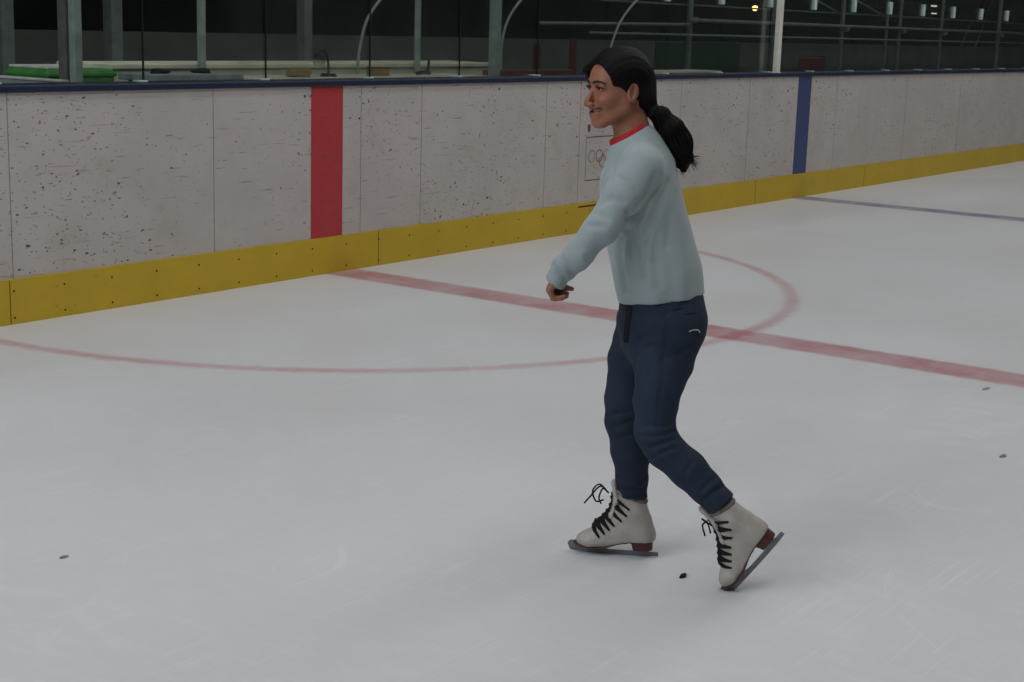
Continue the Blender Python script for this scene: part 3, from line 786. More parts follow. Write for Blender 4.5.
def body_sdf(P):
    d = head_sdf(P)
    neck = limb(P, [(neckA, .050, .046), (neckB, .054, .052)], Y_, .01)
    d = smin(d, neck, .022)
    tr = limb(P, [(L(641, 160), .060, .115), (L(642, 190), .090, .125), (L(650, 245), .082, .110), (L(660, 300), .095, .125), (L(662, 325), .09, .125)], Y_, .04)
    d = smin(d, tr, .05)
    for sh, el, wr in ((shL, elL, wrL), (shR, elR, wrR)):
        d = smin(d, cone(P, sh, el, .040, .033), .03); d = smin(d, cone(P, el, wr, .033, .021), .012)
    d = smin(d, hand(P, wrL, knL, np.array([.98, .12, -.08]), np.array([0, -1., 0]), -1, .6), .012)
    d = smin(d, hand(P, wrR, knR, np.array([.5, .15, -.85]), np.array([0, 1., 0]), -1, .3), .012)
    for hp, kn, an, sg in ((hipR, knR_leg, anR, 1), (hipL, knL_leg, anL, -1)):
        cf = (L(688, 469, -.142) if sg < 0 else L(631, 452, .08)); d = smin(d, cone(P, hp, kn, .064, .038), .02); d = smin(d, cone(P, kn, cf, .037, .038), .008); d = smin(d, cone(P, cf, an, .038, .027), .008)
    return d
hx0, hx1 = L(575, 90)[0], L(665, 90)[0]
hz0 = L(620, 150)[2]
handx = (L(540, 290, -.2)[0], L(575, 290, -.2)[0]); handz = (L(550, 304, -.2)[2], L(550, 272, -.2)[2])
hrx = (knR[0]-.09, knR[0]+.09); hrz = (knR[2]-.1, knR[2]+.05)
gx = grid(L(535, 290, -.2)[0], L(775, 300)[0], .007, [(hx0, hx1-.03, .0026), (*handx, .0026), (hrx[0], hrx[1], .004)])
gy = grid(-.32, .32, .007, [(-.115, .10, .0026), (-.28, -.12, .0035), (.13, .27, .005)])
gz = grid(L(640, 530)[2], 1.62, .008, [(hz0-.01, 1.62, .0024), (*handz, .0026), (*hrz, .004)])
pos, F = net(body_sdf, (gx, gy, gz))
q = to_head(pos); s2 = q.copy(); s2[:, 1] = np.abs(s2[:, 1])
tint = np.ones((len(pos), 3))
def paint(mask, col): 
    global tint
    tint = tint*(1-mask[:, None])+tint*np.array(col)*mask[:, None]
g = lambda d, w: np.exp(-(np.maximum(d, 0)/w)**2)
s2m = s2-np.array([0, 0, .012]); lipd = np.minimum(np.minimum(cone(s2m, (.0945, 0, -.0660), (.0885, .016, -.0645), .004, .003), cone(s2m, (.0885, .016, -.0645), (.068, .036, -.0545), .0026, .001)),
                  np.minimum(cone(s2m, (.0915, 0, -.0835), (.0850, .015, -.0800), .005, .004), cone(s2m, (.0850, .015, -.0800), (.068, .035, -.0580), .003, .001)))
paint(g(lipd, .0020), (.90, .60, .58))
paint(g(ell(s2, (.078, .034, -.028), (.018, .016, .012)), .012)*.5, (1.0, .72, .68))
paint(g(ell(q, (.112, 0, -.038), (.008, .010, .008)), .006)*.3, (1.0, .78, .74))
inm = ((q[:, 0] < .089) & (q[:, 0] > .05) & (np.abs(q[:, 2]-.012+.0735-8*q[:, 1]**2) < .0052) & (np.abs(q[:, 1]) < .0325)).astype(float)
paint(inm*(lipd > .0012), (.10, .05, .05))
body = mesh_obj('body', pos, F, SK, skater, tint)

# eyes, lashes, brows and teeth
for s in (1, -1):
    c = hd(.0735, .031*s, .0038)
    bm = bmesh.new(); bmesh.ops.create_uvsphere(bm, u_segments=20, v_segments=14, radius=.0128, matrix=Matrix.Translation(c)); ey = finish('eye', bm, EYEW, body, True)
    gd = nrm(HF*1+HL*.05); bm = bmesh.new(); bmesh.ops.create_uvsphere(bm, u_segments=16, v_segments=10, radius=.0080, matrix=Matrix.Translation(c+gd*.0064)); finish('iris', bm, IRIS, body, True)
    bm = bmesh.new(); tube(bm, smooth_path([hd(.0835, .016*s, .004), hd(.0905, .026*s, .0080), hd(.0895, .036*s, .0078), hd(.079, .049*s, .0030)], 4), [.0012]+[.0026]*11+[.0014], 6); finish('eyelash', bm, BROW, body, True)
    bm = bmesh.new(); P_ = smooth_path([hd(.094, .011*s, .0175), hd(.0935, .022*s, .0215), hd(.0875, .037*s, .0225), hd(.073, .051*s, .0165)], 5)
    tube(bm, P_, list(np.interp(range(len(P_)), [0, 3, 10, len(P_)-1], [.0022, .0038, .0030, .0012])), 8); finish('eyebrow', bm, BROW, body, True)
bm = bmesh.new()
rows = []
for a in np.linspace(-1, 1, 17):
    f = .0835-.0165*a*a; s = .0270*a; t0 = 8*s*s; rows.append([bm.verts.new(hd(f+df, s, t+t0+.012)) for df, t in ((0, -.0672), (.001, -.0712), (0, -.0765+.003*abs(a)), (-.006, -.0765+.003*abs(a)), (-.006, -.0672))])
for a, b in zip(rows, rows[1:]):
    for i in range(5): bm.faces.new((a[i], a[(i+1) % 5], b[(i+1) % 5], b[i]))
bm.faces.new(rows[0][::-1]); bm.faces.new(rows[-1]); finish('teeth', bm, TEETH, body, True)

# ---- hair: a cap combed back to a low ponytail
TIE = L(652.5, 111, .01)
tie_h = to_head(TIE[None])[0]
def hair_sdf(P):
    q = to_head(P); s2 = q.copy(); s2[:, 1] = np.abs(s2[:, 1])
    d = ell(q, (-.004, 0, .020), (.098, .0825, .100))
    d = smin(d, ell(q, (.042, 0, .048), (.050, .060, .048)), .015)
    d = smin(d, cone(q, (-.060, 0, -.020), tie_h, .052, .020), .03)
    # face opening: hairline from a centre-left parting down in front of the ear
    face = ell(q, (.105, .008, -.024), (.076, .078, .101))
    face = np.minimum(face, ell(s2, (.060, .080, -.045), (.058, .050, .062)))
    d = smax(d, -face, .006)
    d = smax(d, -ell(s2, (.004, .090, -.010), (.023, .020, .034)), .006)           # clear of the ear
    d = smax(d, -(q[:, 2]+.105), .01)
    d = smax(d, -smax(-q[:, 0]-.030, q[:, 2]+.030, .012), .010)                    # bare neck below and in front of the ear
    d = smin(d, cone(s2*np.array([1, 1, 1]), (.030, .026, .100), (.080, .054, .050), .014, .012)+np.where(q[:, 1] > 0, .05, 0), .01)
    d = smin(d, cone(q, (.080, -.054, .050), (.030, -.078, -.004), .012, .012), .01)
    # combed grooves, running back to the tie
    v = q-tie_h; r = np.sqrt((v**2).sum(-1))+1e-6
    ang = np.arctan2(v[:, 1], v[:, 2]+.02)
    gv = np.sin(ang*34+2.0*np.sin(ang*7)+q[:, 0]*20)*.5+np.sin(ang*83+1.3)*.3
    d = d+.0010*gv*np.clip(r/.06, 0, 1)
    return d
hx = grid(L(578, 60)[0], L(672, 60)[0], .0026); hy = grid(-.12, .12, .0030); hz = grid(L(620, 135)[2], 1.64, .0028)
pos, F = net(hair_sdf, (hx, hy, hz)); hair = mesh_obj('hair', pos, F, HR, skater)
bm = bmesh.new(); tdir = nrm(L(662, 116, .01)-L(650, 109, .01)); u = nrm(np.cross(tdir, Y_)); v = np.cross(tdir, u)
for k, o in ((.0195, -.004), (.020, .003)):
    tube(bm, [TIE+tdir*o+(u*math.cos(t_)+v*math.sin(t_))*k for t_ in np.linspace(0, 2*math.pi, 25)], .0042, 8, cap=False)
finish('hair_tie', bm, STRAP, hair, True)
ptl = [(TIE-tdir*.01, .017), (L(661, 116, .01), .026), (L(671, 130, .01), .037), (L(678, 144, .012), .040), (L(682.5, 158, .014), .028), (L(684, 170, .016), .008)]
def tail_sdf(P):
    d = limb(P, [(a, r, r*.9) for a, r in ptl], Y_, .012)
    ax = nrm(ptl[4][0]-ptl[1][0]); u = nrm(np.cross(ax, Y_)); q = P-TIE
    ang = np.arctan2(q@Y_, q@u-.03)
    return d+.0016*np.sin(ang*16+(q@ax)*30)+.0012*np.sin(ang*37+(q@ax)*18)
pos, F = net(tail_sdf, (grid(TIE[0]-.05, L(705, 150)[0], .0028), grid(-.07, .09, .003), grid(L(680, 182)[2], TIE[2]+.05, .003)))
tail = mesh_obj('ponytail', pos, F, HR, hair)
bm = bmesh.new()
for i in range(170):
    th = rng.uniform(0, 2*math.pi); rr_ = rng.uniform(.75, 1.08)
    lo_ = rng.random() < .62
    k0 = 1 if lo_ else rng.integers(1, 3)
    path = []
    w_ = rng.normal(0, .004, 2)
    for k in range(k0, 5):
        c, r = ptl[k]; path.append(c+np.array([math.cos(th), .9*math.sin(th), .35*math.cos(th)])*r*rr_)
    e = path[-1]+np.array([rng.normal(.002, .016), rng.normal(0, .012), rng.uniform(-.052, -.008)])
    if math.cos(th) > .5: e = path[-1]+np.array([rng.uniform(.0, .028), rng.normal(0, .012), rng.uniform(-.045, .002)])
    path.append(e); path = smooth_path(path, 4)
    tube(bm, path, list(np.linspace(.0018, .0003, len(path))), 4)
finish('loose_strands', bm, HR, tail, True)

# ---- sweater
cuff_n = nrm(knL-wrL); cuffL = wrL+cuff_n*.040
cuffR = wrR+nrm(knR-wrR)*.012
hemP = [L(619, 305.5), L(706, 294.5)]; hem_n = nrm(np.cross(L(706, 293.5)-L(618, 302), L(662, 304.5, -.155)-L(618, 302)))
hem_n = hem_n*np.sign(hem_n[2]); hemP = [L(618, 302)]
colA, colB = L(611.5, 144.5), L(646.5, 125.5)
col_n = nrm(np.array([-(colB-colA)[2], 0, (colB-colA)[0]])); colC = (colA+colB)/2
def torso_front(P):
    return limb(P, [(L(640, 142), .050, .066), (L(637, 150), .068, .085), (L(640, 166), .094, .128), (L(640, 192), .109, .142), (L(644, 218), .117, .138), (L(651, 246), .119, .138), (L(658, 275), .123, .147), (L(664, 312), .127, .152)], Y_, .03)
def sweater_base(P):
    d = torso_front(P)
    d = smin(d, ell(P, L(628, 180, 0), (.062, .11, .06)), .04)
    aL = limb(P, [(shL, .060, .050), (shL+(elL-shL)*.5, .055, .050), (elL, .046, .045), (elL+(wrL-elL)*.55, .040, .040), (wrL-(wrL-elL)*.08, .036, .036), (wrL+cuff_n*.03, .029, .031), (cuffL+cuff_n*.02, .025, .029)], Y_, .012)
    aR = limb(P, [(shR, .060, .050), (shR+(elR-shR)*.5, .055, .050), (elR, .046, .045), (wrR, .034, .034), (cuffR, .028, .028)], Y_, .012)
    kz = np.clip((P[:, 2]-1.15)/.10, 0, 1)*.045+.010
    d = smin(d, aR, kz); d = smin(d, aL, kz)
    return d
def on_surface(fn, pxs): return [hit(x, y, fn) for x, y in pxs]
SWF = [(on_surface(sweater_base, p), w_, dp) for p, w_, dp in (
    ([(628, 143), (619, 158), (611, 174)], .007, .006), ([(622, 150), (612, 168)], .006, .004), ([(606, 174), (600, 192)], .006, .004),
    ([(655, 176), (648, 192), (638, 204), (630, 216)], .009, .013), ([(668, 182), (661, 200), (651, 222), (643, 240)], .011, .010),
    ([(676, 192), (671, 215), (668, 245)], .012, .008), ([(629, 214), (628, 232), (633, 252), (641, 277)], .011, .017), ([(658, 235), (656, 262), (658, 285)], .014, .005),
    ([(622, 238), (620, 258), (626, 290)], .011, .009), ([(618, 177), (628, 182), (634, 189), (638, 197)], .0042, .0055),
    ([(595, 212), (607, 219)], .009, .006), ([(589, 226), (604, 226)], .009, .006), ([(576, 248), (589, 258)], .009, .005), ([(600, 205), (612, 198), (622, 202)], .009, .005),
    ([(554, 264), (559, 272), (567, 280)], .006, .010), ([(565, 260), (573, 274)], .007, .006))]
def sweater_sdf(P):
    d = sweater_base(P)
    amp = np.clip((L(650, 175)[2]-P[:, 2])/.3, 0, 1)
    d = d+amp*.0040*np.sin(P[:, 0]*70+P[:, 2]*9)*np.clip(np.abs(P[:, 1])/.1, .2, 1)
    for pts, w_, dp in SWF: d = groove(P, d, pts, w_, dp*1.25)
    d = d+.0022*np.sin((P@nrm(wrL-elL))*150+P[:, 1]*30)*np.exp(-(segd(P, wrL-(wrL-elL)*.35, wrL)/.05)**2)
    # cut cleanly at hem, cuffs and neckline
    d = smax(d, -((P-hemP[0])@hem_n), .006)
    nearL = np.sqrt(((P-cuffL)**2).sum(-1))-.11
    d = smax(d, smin((P-cuffL)@cuff_n, -nearL, .004), .005)
    nR = nrm(knR-wrR); nearR = np.sqrt(((P-cuffR)**2).sum(-1))-.09
    d = smax(d, smin((P-cuffR)@nR, -nearR, .004), .005)
    d = smax(d, smin((P-colC)@col_n, .14-np.sqrt(((P-colC)**2).sum(-1)), .004), .004)
    return d
gx = grid(L(540, 280, -.2)[0], L(716, 290)[0], .0046, [(L(540, 280)[0], L(575, 280)[0], .0035)]); gy = grid(-.33, .33, .0052); gz = grid(L(660, 312)[2], L(640, 112)[2], .0046, [(L(560, 294, -.2)[2], L(560, 262, -.2)[2], .0035)])
pos, F = net(sweater_sdf, (gx, gy, gz)); pos = relax(pos, F, 1, .4)
sweater = mesh_obj('sweater', pos, F, KN, skater)
# red ribbed collar following the neckline
cu = nrm(colB-colA); ca = np.linalg.norm(colB-colA)/2
bm = bmesh.new(); N_ = 48; ringo = []
for k in range(N_):
    a = 2*math.pi*k/N_; dirv = cu*math.cos(a)*1.0+Y_*math.sin(a)
    rs = []
    for i, (rr_, hh) in enumerate(((1.06, -.013), (1.085, -.004), (1.035, .010), (.985, .013), (.965, .006), (.97, -.013))):
        rib = 1+.006*math.cos(a*24*2)*(i in (0, 1, 2))
        rs.append(bm.verts.new(colC+(cu*math.cos(a)*ca+Y_*math.sin(a)*.064)*rr_*rib+col_n*hh))
    ringo.append(rs)
for k in range(N_):
    a, b = ringo[k], ringo[(k+1) % N_]
    for i in range(6): bm.faces.new((a[i], a[(i+1) % 6], b[(i+1) % 6], b[i]))
o = finish('collar', bm, RED, sweater, True); o['label'] = 'red ribbed collar'

# ---- jeans
def jeans_base(P):
    d = limb(P, [(L(662, 296), .118, .142), (L(662, 318), .123, .150), (L(660, 336), .116, .148)], Y_, .03)
    d = smin(d, ell(P, L(684, 322, -.07), (.062, .075, .075)), .03); d = smin(d, ell(P, L(683, 322, .07), (.062, .075, .075)), .03)
    def leg(hp, pts): return limb(P, pts, Y_, .018)
    R = limb(P, [(L(649, 324, .08), .098, .085), (L(635, 360, .082), .080, .074), (L(627, 398, .078), .066, .066), (L(625.5, 420, .075), .061, .060), (L(631, 452, .08), .0585, .058), (L(632, 480, .084), .047, .047), (L(633.5, 503, .086), .041, .041), (L(633.5, 510, .086), .040, .040)], Y_, .015)
    Lg = limb(P, [(hipL, .098, .085), (L(664, 362, -.092), .083, .078), (L(656, 400, -.105), .064, .065), (L(655, 432, -.115), .058, .060), (L(664, 449, -.122), .055, .058), (L(688, 469, -.142), .054, .054), (L(706, 488, -.158), .047, .047), (L(720.5, 503.5, -.166), .043, .043), (L(725, 508, -.168), .042, .042)], Y_, .015)
    legs = smin(R, Lg, .006)
    d = smin(d, legs, .03)
    return d
JNF = [(on_surface(jeans_base, p), w_, dp) for p, w_, dp in (
    *[([(675, y0), (664, y0+4), (650, y0+(y0-424)*.35+3), (640, y0+4)], .0065, dp_) for y0, dp_ in ((423, .004), (431, .007), (439, .006), (448, .006))],
    ([(638, 349), (652, 346), (668, 350)], .009, .005), ([(640, 338), (654, 336)], .008, .005), ([(692, 344), (680, 353), (664, 358)], .010, .006),
    ([(606, 411), (616, 414), (630, 411)], .007, .005), ([(606, 424), (618, 426), (632, 421)], .007, .008), ([(611, 436), (622, 437), (633, 433)], .007, .005),
    ([(700, 492), (708, 484), (716, 477)], .007, .005), ([(704, 500), (714, 492), (724, 486)], .007, .007), ([(684, 474), (692, 462)], .008, .004),
    ([(618, 478), (630, 481), (646, 477)], .007, .004), ([(618, 488), (632, 491), (646, 486)], .007, .006), ([(619, 497), (632, 499), (646, 495)], .007, .006),
    ([(667, 312), (664, 350), (659, 398), (654, 428)], .005, .003), ([(641, 336), (638, 352), (635, 372)], .008, .006))]
def jeans_sdf(P):
    d = jeans_base(P)
    for pts, w_, dp in JNF: d = groove(P, d, pts, w_, dp)
    d = d+.0012*np.sin(P[:, 2]*90+P[:, 0]*60)*np.sin(P[:, 0]*45+1)
    d = smax(d, (P-hemP[0])@hem_n-.030, .004)
    # hems at the ankles
    for an, kn in ((anR, knR_leg), (anL, knL_leg)):
        n = nrm(an-(L(688, 469, -.142) if an is anL else L(631, 452, .08)))
        near = np.sqrt(((P-an)**2).sum(-1))-.10
        d = smax(d, smin((P-an-n*(.013 if an is anL else .004))@n, -near, .004), .004)
    return d
gx = grid(L(597, 400)[0], L(738, 480, -.2)[0], .0046); gy = grid(-.27, .24, .005); gz = grid(L(640, 516, -.1)[2], L(660, 284)[2], .0048)
pos, F = net(jeans_sdf, (gx, gy, gz)); pos = relax(pos, F, 1, .35)
def blur(cx, cy, b, r): return np.exp(-((pos-L(cx, cy, b))**2).sum(-1)/r**2)
wear = .9*blur(652, 375, -.16, .10)+.6*blur(645, 425, -.16, .06)+.5*blur(612, 372, .04, .07)+.4*blur(612, 400, .03, .05)+.25*blur(690, 460, -.2, .06)
seam = np.exp(-(np.minimum.reduce([segd(pos, L(a, b_, -.17), L(c, d_, -.17)) for a, b_, c, d_ in ((667, 310, 664, 350), (664, 350, 659, 398), (659, 398, 655, 430))])/.006)**2)
tint = np.ones((len(pos), 3))*(.92+.42*np.clip(wear, 0, 1)-.25*seam)[:, None]
jeans = mesh_obj('jeans', pos, F, DN, skater, tint)
def strip(name, pxs, fn, rad, mat, parent, lift=.001, flat=.5):
    pts = [hit(x, y, fn) for x, y in pxs]; vd = nrm(EYEP-ORG-0*pts[0]); 
    vdir = np.array([(EYEP-ORG)@rv, (EYEP-ORG)@hv, EYEP[2]-1.0]); vdir = nrm(vdir)
    bm = bmesh.new(); tube(bm, smooth_path([p+vdir*lift for p in pts], 4), rad, 8, flat=(vdir, flat)); return finish(name, bm, mat, parent, True)
strip('pocket_stitching', [(689, 331.5), (693, 330), (698, 330), (700, 332.5)], jeans_sdf, .0016, STITCH, jeans)
DST = plain('dark_seam_thread', (18, 28, 48), .9)
strip('pocket_edge', [(684, 314), (686, 330), (689, 345), (694, 352), (700, 343)], jeans_sdf, .0014, DST, jeans)
strip('pocket_edge', [(684, 314), (694, 313), (704, 311)], jeans_sdf, .0014, DST, jeans)
strip('yoke_seam', [(668, 311), (682, 308), (703, 304)], jeans_sdf, .0012, DST, jeans)
strip('hanging_strap', [(630, 307), (630, 316), (628, 328), (627, 341)], jeans_sdf, .013, STRAP, jeans, .004, .35)['label'] = 'black strap hanging at the front of the waist'

# ---- figure skates
def sole_z(x):        # underside of the boot, x from heel (0) to toe (.254), blade bottom at 0
    return np.interp(x, [0, .05, .075, .105, .135, .165, .20, .235, .256], [.055, .054, .051, .045, .035, .026, .024, .029, .037])
def outline(P, grow=0):
    x, y = P[:, 0], P[:, 1]
    d = None
    for a, b, ra, rb in (((.030, 0), (.085, .000), .029, .025), ((.085, 0), (.150, -.004), .025, .032), ((.150, -.004), (.185, -.004), .034, .036), ((.185, -.004), (.226, .003), .036, .027)):
        a, b = np.array(a), np.array(b); ba = b-a; q = P[:, :2]-a; t = np.clip((q@ba)/(ba@ba), 0, 1)
        e = np.sqrt(((q-t[:, None]*ba)**2).sum(-1))-(ra+(rb-ra)*t)
        d = e if d is None else smin(d, e, .02)
    return d-grow
def boot_sdf(P):
    d = limb(P, [((.040, 0, .070), .044, .033), ((.054, 0, .110), .045, .035), ((.070, 0, .150), .045, .039), ((.078, 0, .215), .046, .040)], Y_, .02)
    d = smin(d, limb(P, [((.040, 0, .068), .036, .034), ((.110, 0, .072), .042, .032), ((.160, -.003, .054), .034, .035), ((.205, 0, .046), .023, .035), ((.230, .002, .043), .015, .025)], Y_, .025), .03)
    d = smin(d, cone(P, (.110, 0, .140), (.165, 0, .084), .028, .022), .025)
    d = smin(d, ell(P, (.030, 0, .066), (.032, .034, .040)), .02)
    d = smax(d, sole_z(P[:, 0])-P[:, 2], .003)
    # collar cut: lower behind, higher in front
    cn = nrm((-.30, 0, 1)); d = smax(d, (P-np.array([.022, 0, .186]))@cn, .004)
    # heel counter and toe seams
    d = groove(P, d, [(.062, -.05, .050), (.050, -.05, .10), (.022, -.05, .125)], .0025, .0016)
    d = groove(P, d, [(.190, -.05, .03), (.182, -.03, .07), (.180, 0, .10)], .0025, .0014)
    d = groove(P, d, [(.175, -.02, .10), (.15, -.036, .10), (.125, -.045, .13), (.115, -.05, .18)], .0028, .0012)
    return d
def tongue_sdf(P):
    d = limb(P, [((.165, 0, .084), .010, .022), ((.132, 0, .135), .012, .028), ((.119, 0, .185), .012, .031), ((.131, 0, .238), .010, .028)], Y_, .01)
    return smax(d, -boot_sdf(P)-.02, .003)
def lining_sdf(P):
    cn = nrm((-.30, 0, 1)); h = (P-np.array([.022, 0, .186]))@cn
    b = limb(P, [((.040, 0, .070), .044, .033), ((.054, 0, .110), .045, .035), ((.070, 0, .150), .045, .039), ((.078, 0, .215), .046, .040)], Y_, .02)
    ring = np.sqrt((b+.004)**2+(h+.001)**2)-.0085
    return ring
def sole_sdf(P):
    z = sole_z(P[:, 0]); d = smax(outline(P, .0015), np.abs(P[:, 2]-(z-.001))-.0032, .002)
    hx_ = np.clip(P[:, 0], 0, 1)
    heel = smax(smax(outline(P, .002), P[:, 0]-.066+(.046-P[:, 2])*.25, .003), np.abs(P[:, 2]-.0395)-.0155, .002)
    return smin(d, heel, .004)
BG = (grid(-.02, .285, .0042), grid(-.062, .062, .0045), grid(.008, .25, .0042))
boot_m = [net(f, BG) for f in (boot_sdf, tongue_sdf, lining_sdf, sole_sdf)]
def blade_bm():
    bm = bmesh.new()
    prof = [(-.020, .004), (-.018, .016), (.010, .016), (.022, .021), (.026, .032), (.050, .032), (.048, .021), (.062, .015), (.135, .014), (.155, .017), (.170, .026), (.215, .026), (.238, .031), (.262, .038), (.270, .030),
            (.272, .021), (.266, .018), (.269, .013), (.263, .011), (.265, .006), (.256, .005), (.22, .0012), (.15, -.0004), (.08, -.0004), (.02, .0008), (-.010, .0028)]
    def slab(pr, w):
        a = [bm.verts.new((x, -w, z)) for x, z in pr]; b = [bm.verts.new((x, w, z)) for x, z in pr]
        bm.faces.new(a); bm.faces.new(b[::-1])
        for i in range(len(pr)): j = (i+1) % len(pr); bm.faces.new((a[j], a[i], b[i], b[j]))
    slab(prof, .0020)
    box(bm, np.array((.014, -.020, .0225)), np.array((.058, .020, .0250)), .001)      # heel plate
    box(bm, np.array((.165, -.022, .0200)), np.array((.225, .022, .0220)), .0008)
    return bm
def lace_paths(seed, ends):
    r = np.random.default_rng(seed); out = []
    ey = [(.184, .080), (.170, .092), (.157, .105), (.145, .120), (.134, .138), (.126, .158), (.122, .180)]
    rows = []
    for i, (x, z) in enumerate(ey):
        w = .020+.0035*i
        pts = []
        for s in (-1, 1):
            # eyelet on the flank: walk inwards from the side until the boot is met
            yy = np.linspace(s*.07, 0, 200); Q = np.c_[np.full(200, x-(.014, .016, .018, .020, .032, .040, .044)[i]), yy, np.full(200, z-.015)]
            dd = boot_sdf(Q); k = np.argmax(dd < .0015); pts.append(Q[k])
        def ridge(xx, zz):
            tt = np.linspace(.06, -.03, 200); dirv = nrm((.55, 0, .83)); Q = np.array([xx, 0, zz])+tt[:, None]*dirv
            dd = np.minimum(boot_sdf(Q), tongue_sdf(Q)); return Q[np.argmax(dd < .002)]
        rows.append((pts[0], ridge(x, z), pts[1]))
    for i, (a, m, b) in enumerate(rows):
        out.append(smooth_path([a-np.array([.002, 0, .002]), a*.5+m*.5+np.array([.006, (a[1])*.28, .005]), m+np.array([.001, 0, .001]), b*.5+m*.5+np.array([.006, b[1]*.28, .005]), b-np.array([.002, 0, .002])], 5))
        if i < len(rows)-1:
            a2, m2, b2 = rows[i+1]; mm = (m+m2)/2+np.array([.003, 0, .003])
            out.append(smooth_path([a, (a+mm)/2+np.array([.004, a[1]*.2, .004]), mm, (mm+b2)/2+np.array([.004, b2[1]*.2, .004]), b2], 5))
            out.append(smooth_path([b, (b+mm)/2+np.array([.004, b[1]*.2, .004]), mm, (mm+a2)/2+np.array([.004, a2[1]*.2, .004]), a2], 5))
    return out, rows
def make_skate(place, seed, bow, label, lean=0.0):
    """place: maps boot coordinates to the skater frame"""
    mat4 = Matrix([[*place[0][i], place[1][i]] for i in range(3)]+[[0, 0, 0, 1]])
    def sh(p):
        p = np.array(p, float); p[..., 0] -= lean*np.clip((p[..., 2]-.075)/.11, 0, 1.4)**1.2; return p
    boot = mesh_obj('ice_skate', sh(boot_m[0][0]), boot_m[0][1], LE, skater); boot.matrix_local = mat4; boot['label'] = label
    mesh_obj('tongue', sh(boot_m[1][0]), boot_m[1][1], LE, boot); mesh_obj('collar_lining', sh(boot_m[2][0]), boot_m[2][1], LINING, boot); mesh_obj('sole', *boot_m[3], SOLE, boot)
    finish('blade', blade_bm(), BLADE, boot)
    P_, rows = lace_paths(seed, bow)
    bm = bmesh.new()
    for p in P_: tube(bm, sh(np.array(p)), .0034, 6)
    for p in bow(rows): tube(bm, sh(np.array(smooth_path(p, 6))), .0028, 6)
    finish('laces', bm, LACE, boot, True)
    bm = bmesh.new()
    for i in range(5):
        x = .040+i*.0048; Q = np.c_[np.full(100, x), np.linspace(-.07, 0, 100), np.full(100, .128)]
        p = sh(Q[np.argmax(boot_sdf(Q) < 0)]); box(bm, p+np.array([-.0015, -.0008, -.0038+.001*(i % 2)]), p+np.array([.0015, .001, .0038-.0012*(i % 3)]))
    finish('maker_mark', bm, DST, boot)
    return boot
def frame_from(toe_px, heel_px, bt, bh, roll=0.0):
    """blade line from heel end to toe end in the photograph's plane"""
    T, H = L(*toe_px, bt), L(*heel_px, bh); f = nrm(T-H)
    lat = nrm(np.cross(Z_, f)) if abs(f[2]) < .95 else Y_
    up = np.cross(f, lat)
    lat, up = lat*math.cos(roll)+up*math.sin(roll), up*math.cos(roll)-lat*math.sin(roll)
    return np.array([f, lat, up]).T, T, H
# standing skate: blade flat on the ice
Rm, T, H = frame_from((569, 553), (660, 559), .10, .085)
f = nrm(np.array([T[0]-H[0], T[1]-H[1], 0])); lat = np.cross(Z_, f); Rm = np.array([f, lat, Z_]).T
H = H.copy(); H[2] = 0.0005
sc = np.linalg.norm((T-H)[:2])/.292
place = (Rm*sc, H+f*.026*sc)
def bow_stand(rows):
    a, m, b = rows[-1]; k = m+np.array([.012, -.004, .0])
    c, m2, d = rows[1]; 
    return [[k, k+np.array([.030, -.012, .022]), k+np.array([.052, -.020, -.004]), k+np.array([.040, -.022, -.038]), k+np.array([.016, -.016, -.030])],
            [k, k+np.array([.026, .016, .024]), k+np.array([.056, .022, -.010]), k+np.array([.074, .02, -.034])],
            [k, k+np.array([.020, -.026, .004]), k+np.array([.032, -.034, -.030]), k+np.array([.024, -.036, -.05])],
            [m2+np.array([.004, -.01, .004]), m2+np.array([.010, -.030, -.008]), m2+np.array([.012, -.044, -.040]), m2+np.array([.010, -.046, -.070])]]
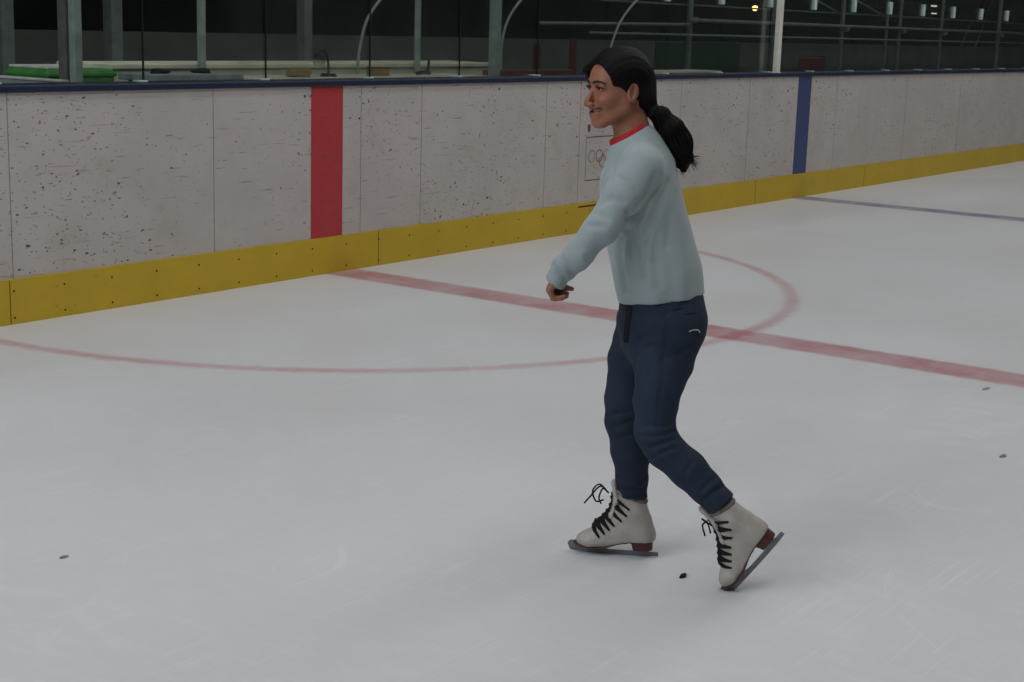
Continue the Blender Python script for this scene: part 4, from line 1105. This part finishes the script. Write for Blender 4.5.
make_skate(place, 1, bow_stand, 'white skate standing flat on the ice, laces hanging loose')
# pushing skate: heel up, toe pick on the ice
Rm, T, H = frame_from((727.5, 598.5), (786, 534), -.155, -.165, -.06)
sc2 = np.linalg.norm(T-H)/.292
Rz = Rm.copy(); place = (Rz*np.array([1, 1, 1.09])*sc2, H+Rm[:, 0]*.022*sc2)
def bow_push(rows):
    a, m, b = rows[-1]; k = m+np.array([.008, 0, .0])
    return [[k, k+np.array([.012, -.022, .012]), k+np.array([.010, -.040, -.01]), k+np.array([-.006, -.034, -.030])],
            [k, k+np.array([.016, .012, .006]), k+np.array([.030, .016, -.02])],
            [k, k+np.array([.008, -.026, -.018]), k+np.array([.020, -.040, -.040])]]
make_skate(place, 2, bow_push, 'white skate pushing off with its heel raised', .030)
print('skate scale', sc, sc2, 'toe z', T[2])


# ------------------------------------------------------------------ light: lamps over the ice, plus an added fill behind the glass
def area(x, y, z, sx_, sy_, w, col=(1, 1, 1), rot=(0, 0, 0)):
    l = bpy.data.lights.new('rink_and_fill_lamp', 'AREA'); l.shape = 'RECTANGLE'; l.size = sx_; l.size_y = sy_; l.energy = w; l.color = col
    o = link(bpy.data.objects.new('rink_and_fill_lamp', l)); o.location = (x, y, z); o.rotation_euler = rot; return o
for y, e in ((-5, 120), (.3, 540), (4.2, 400)):
    area(9, y, 7.6, 34, 1.0, e, (.97, .985, 1) if y < 2 else (1, .96, .90))
lp = Vector((-3.2, 5.4, 5.2)); area(*lp, 6, 4, 280, (.84, .92, 1), (Vector((4.2, 2.0, .4))-lp).to_track_quat('-Z', 'Y').to_euler())
area(13, WALL+1.5, 3.25, 26, .25, 40, (.95, 1, .97))  # added fill strip that brightens the posts and counter on the bench side
w = bpy.data.worlds.new('world'); scene.world = w; w.use_nodes = True
bgn = w.node_tree.nodes['Background']; bgn.inputs[0].default_value = (.80, .9, 1, 1); bgn.inputs[1].default_value = .05

vs = scene.view_settings
vs.view_transform = 'Standard'; vs.look = 'None'; vs.exposure = -.13; vs.gamma = 1; vs.use_curve_mapping = False
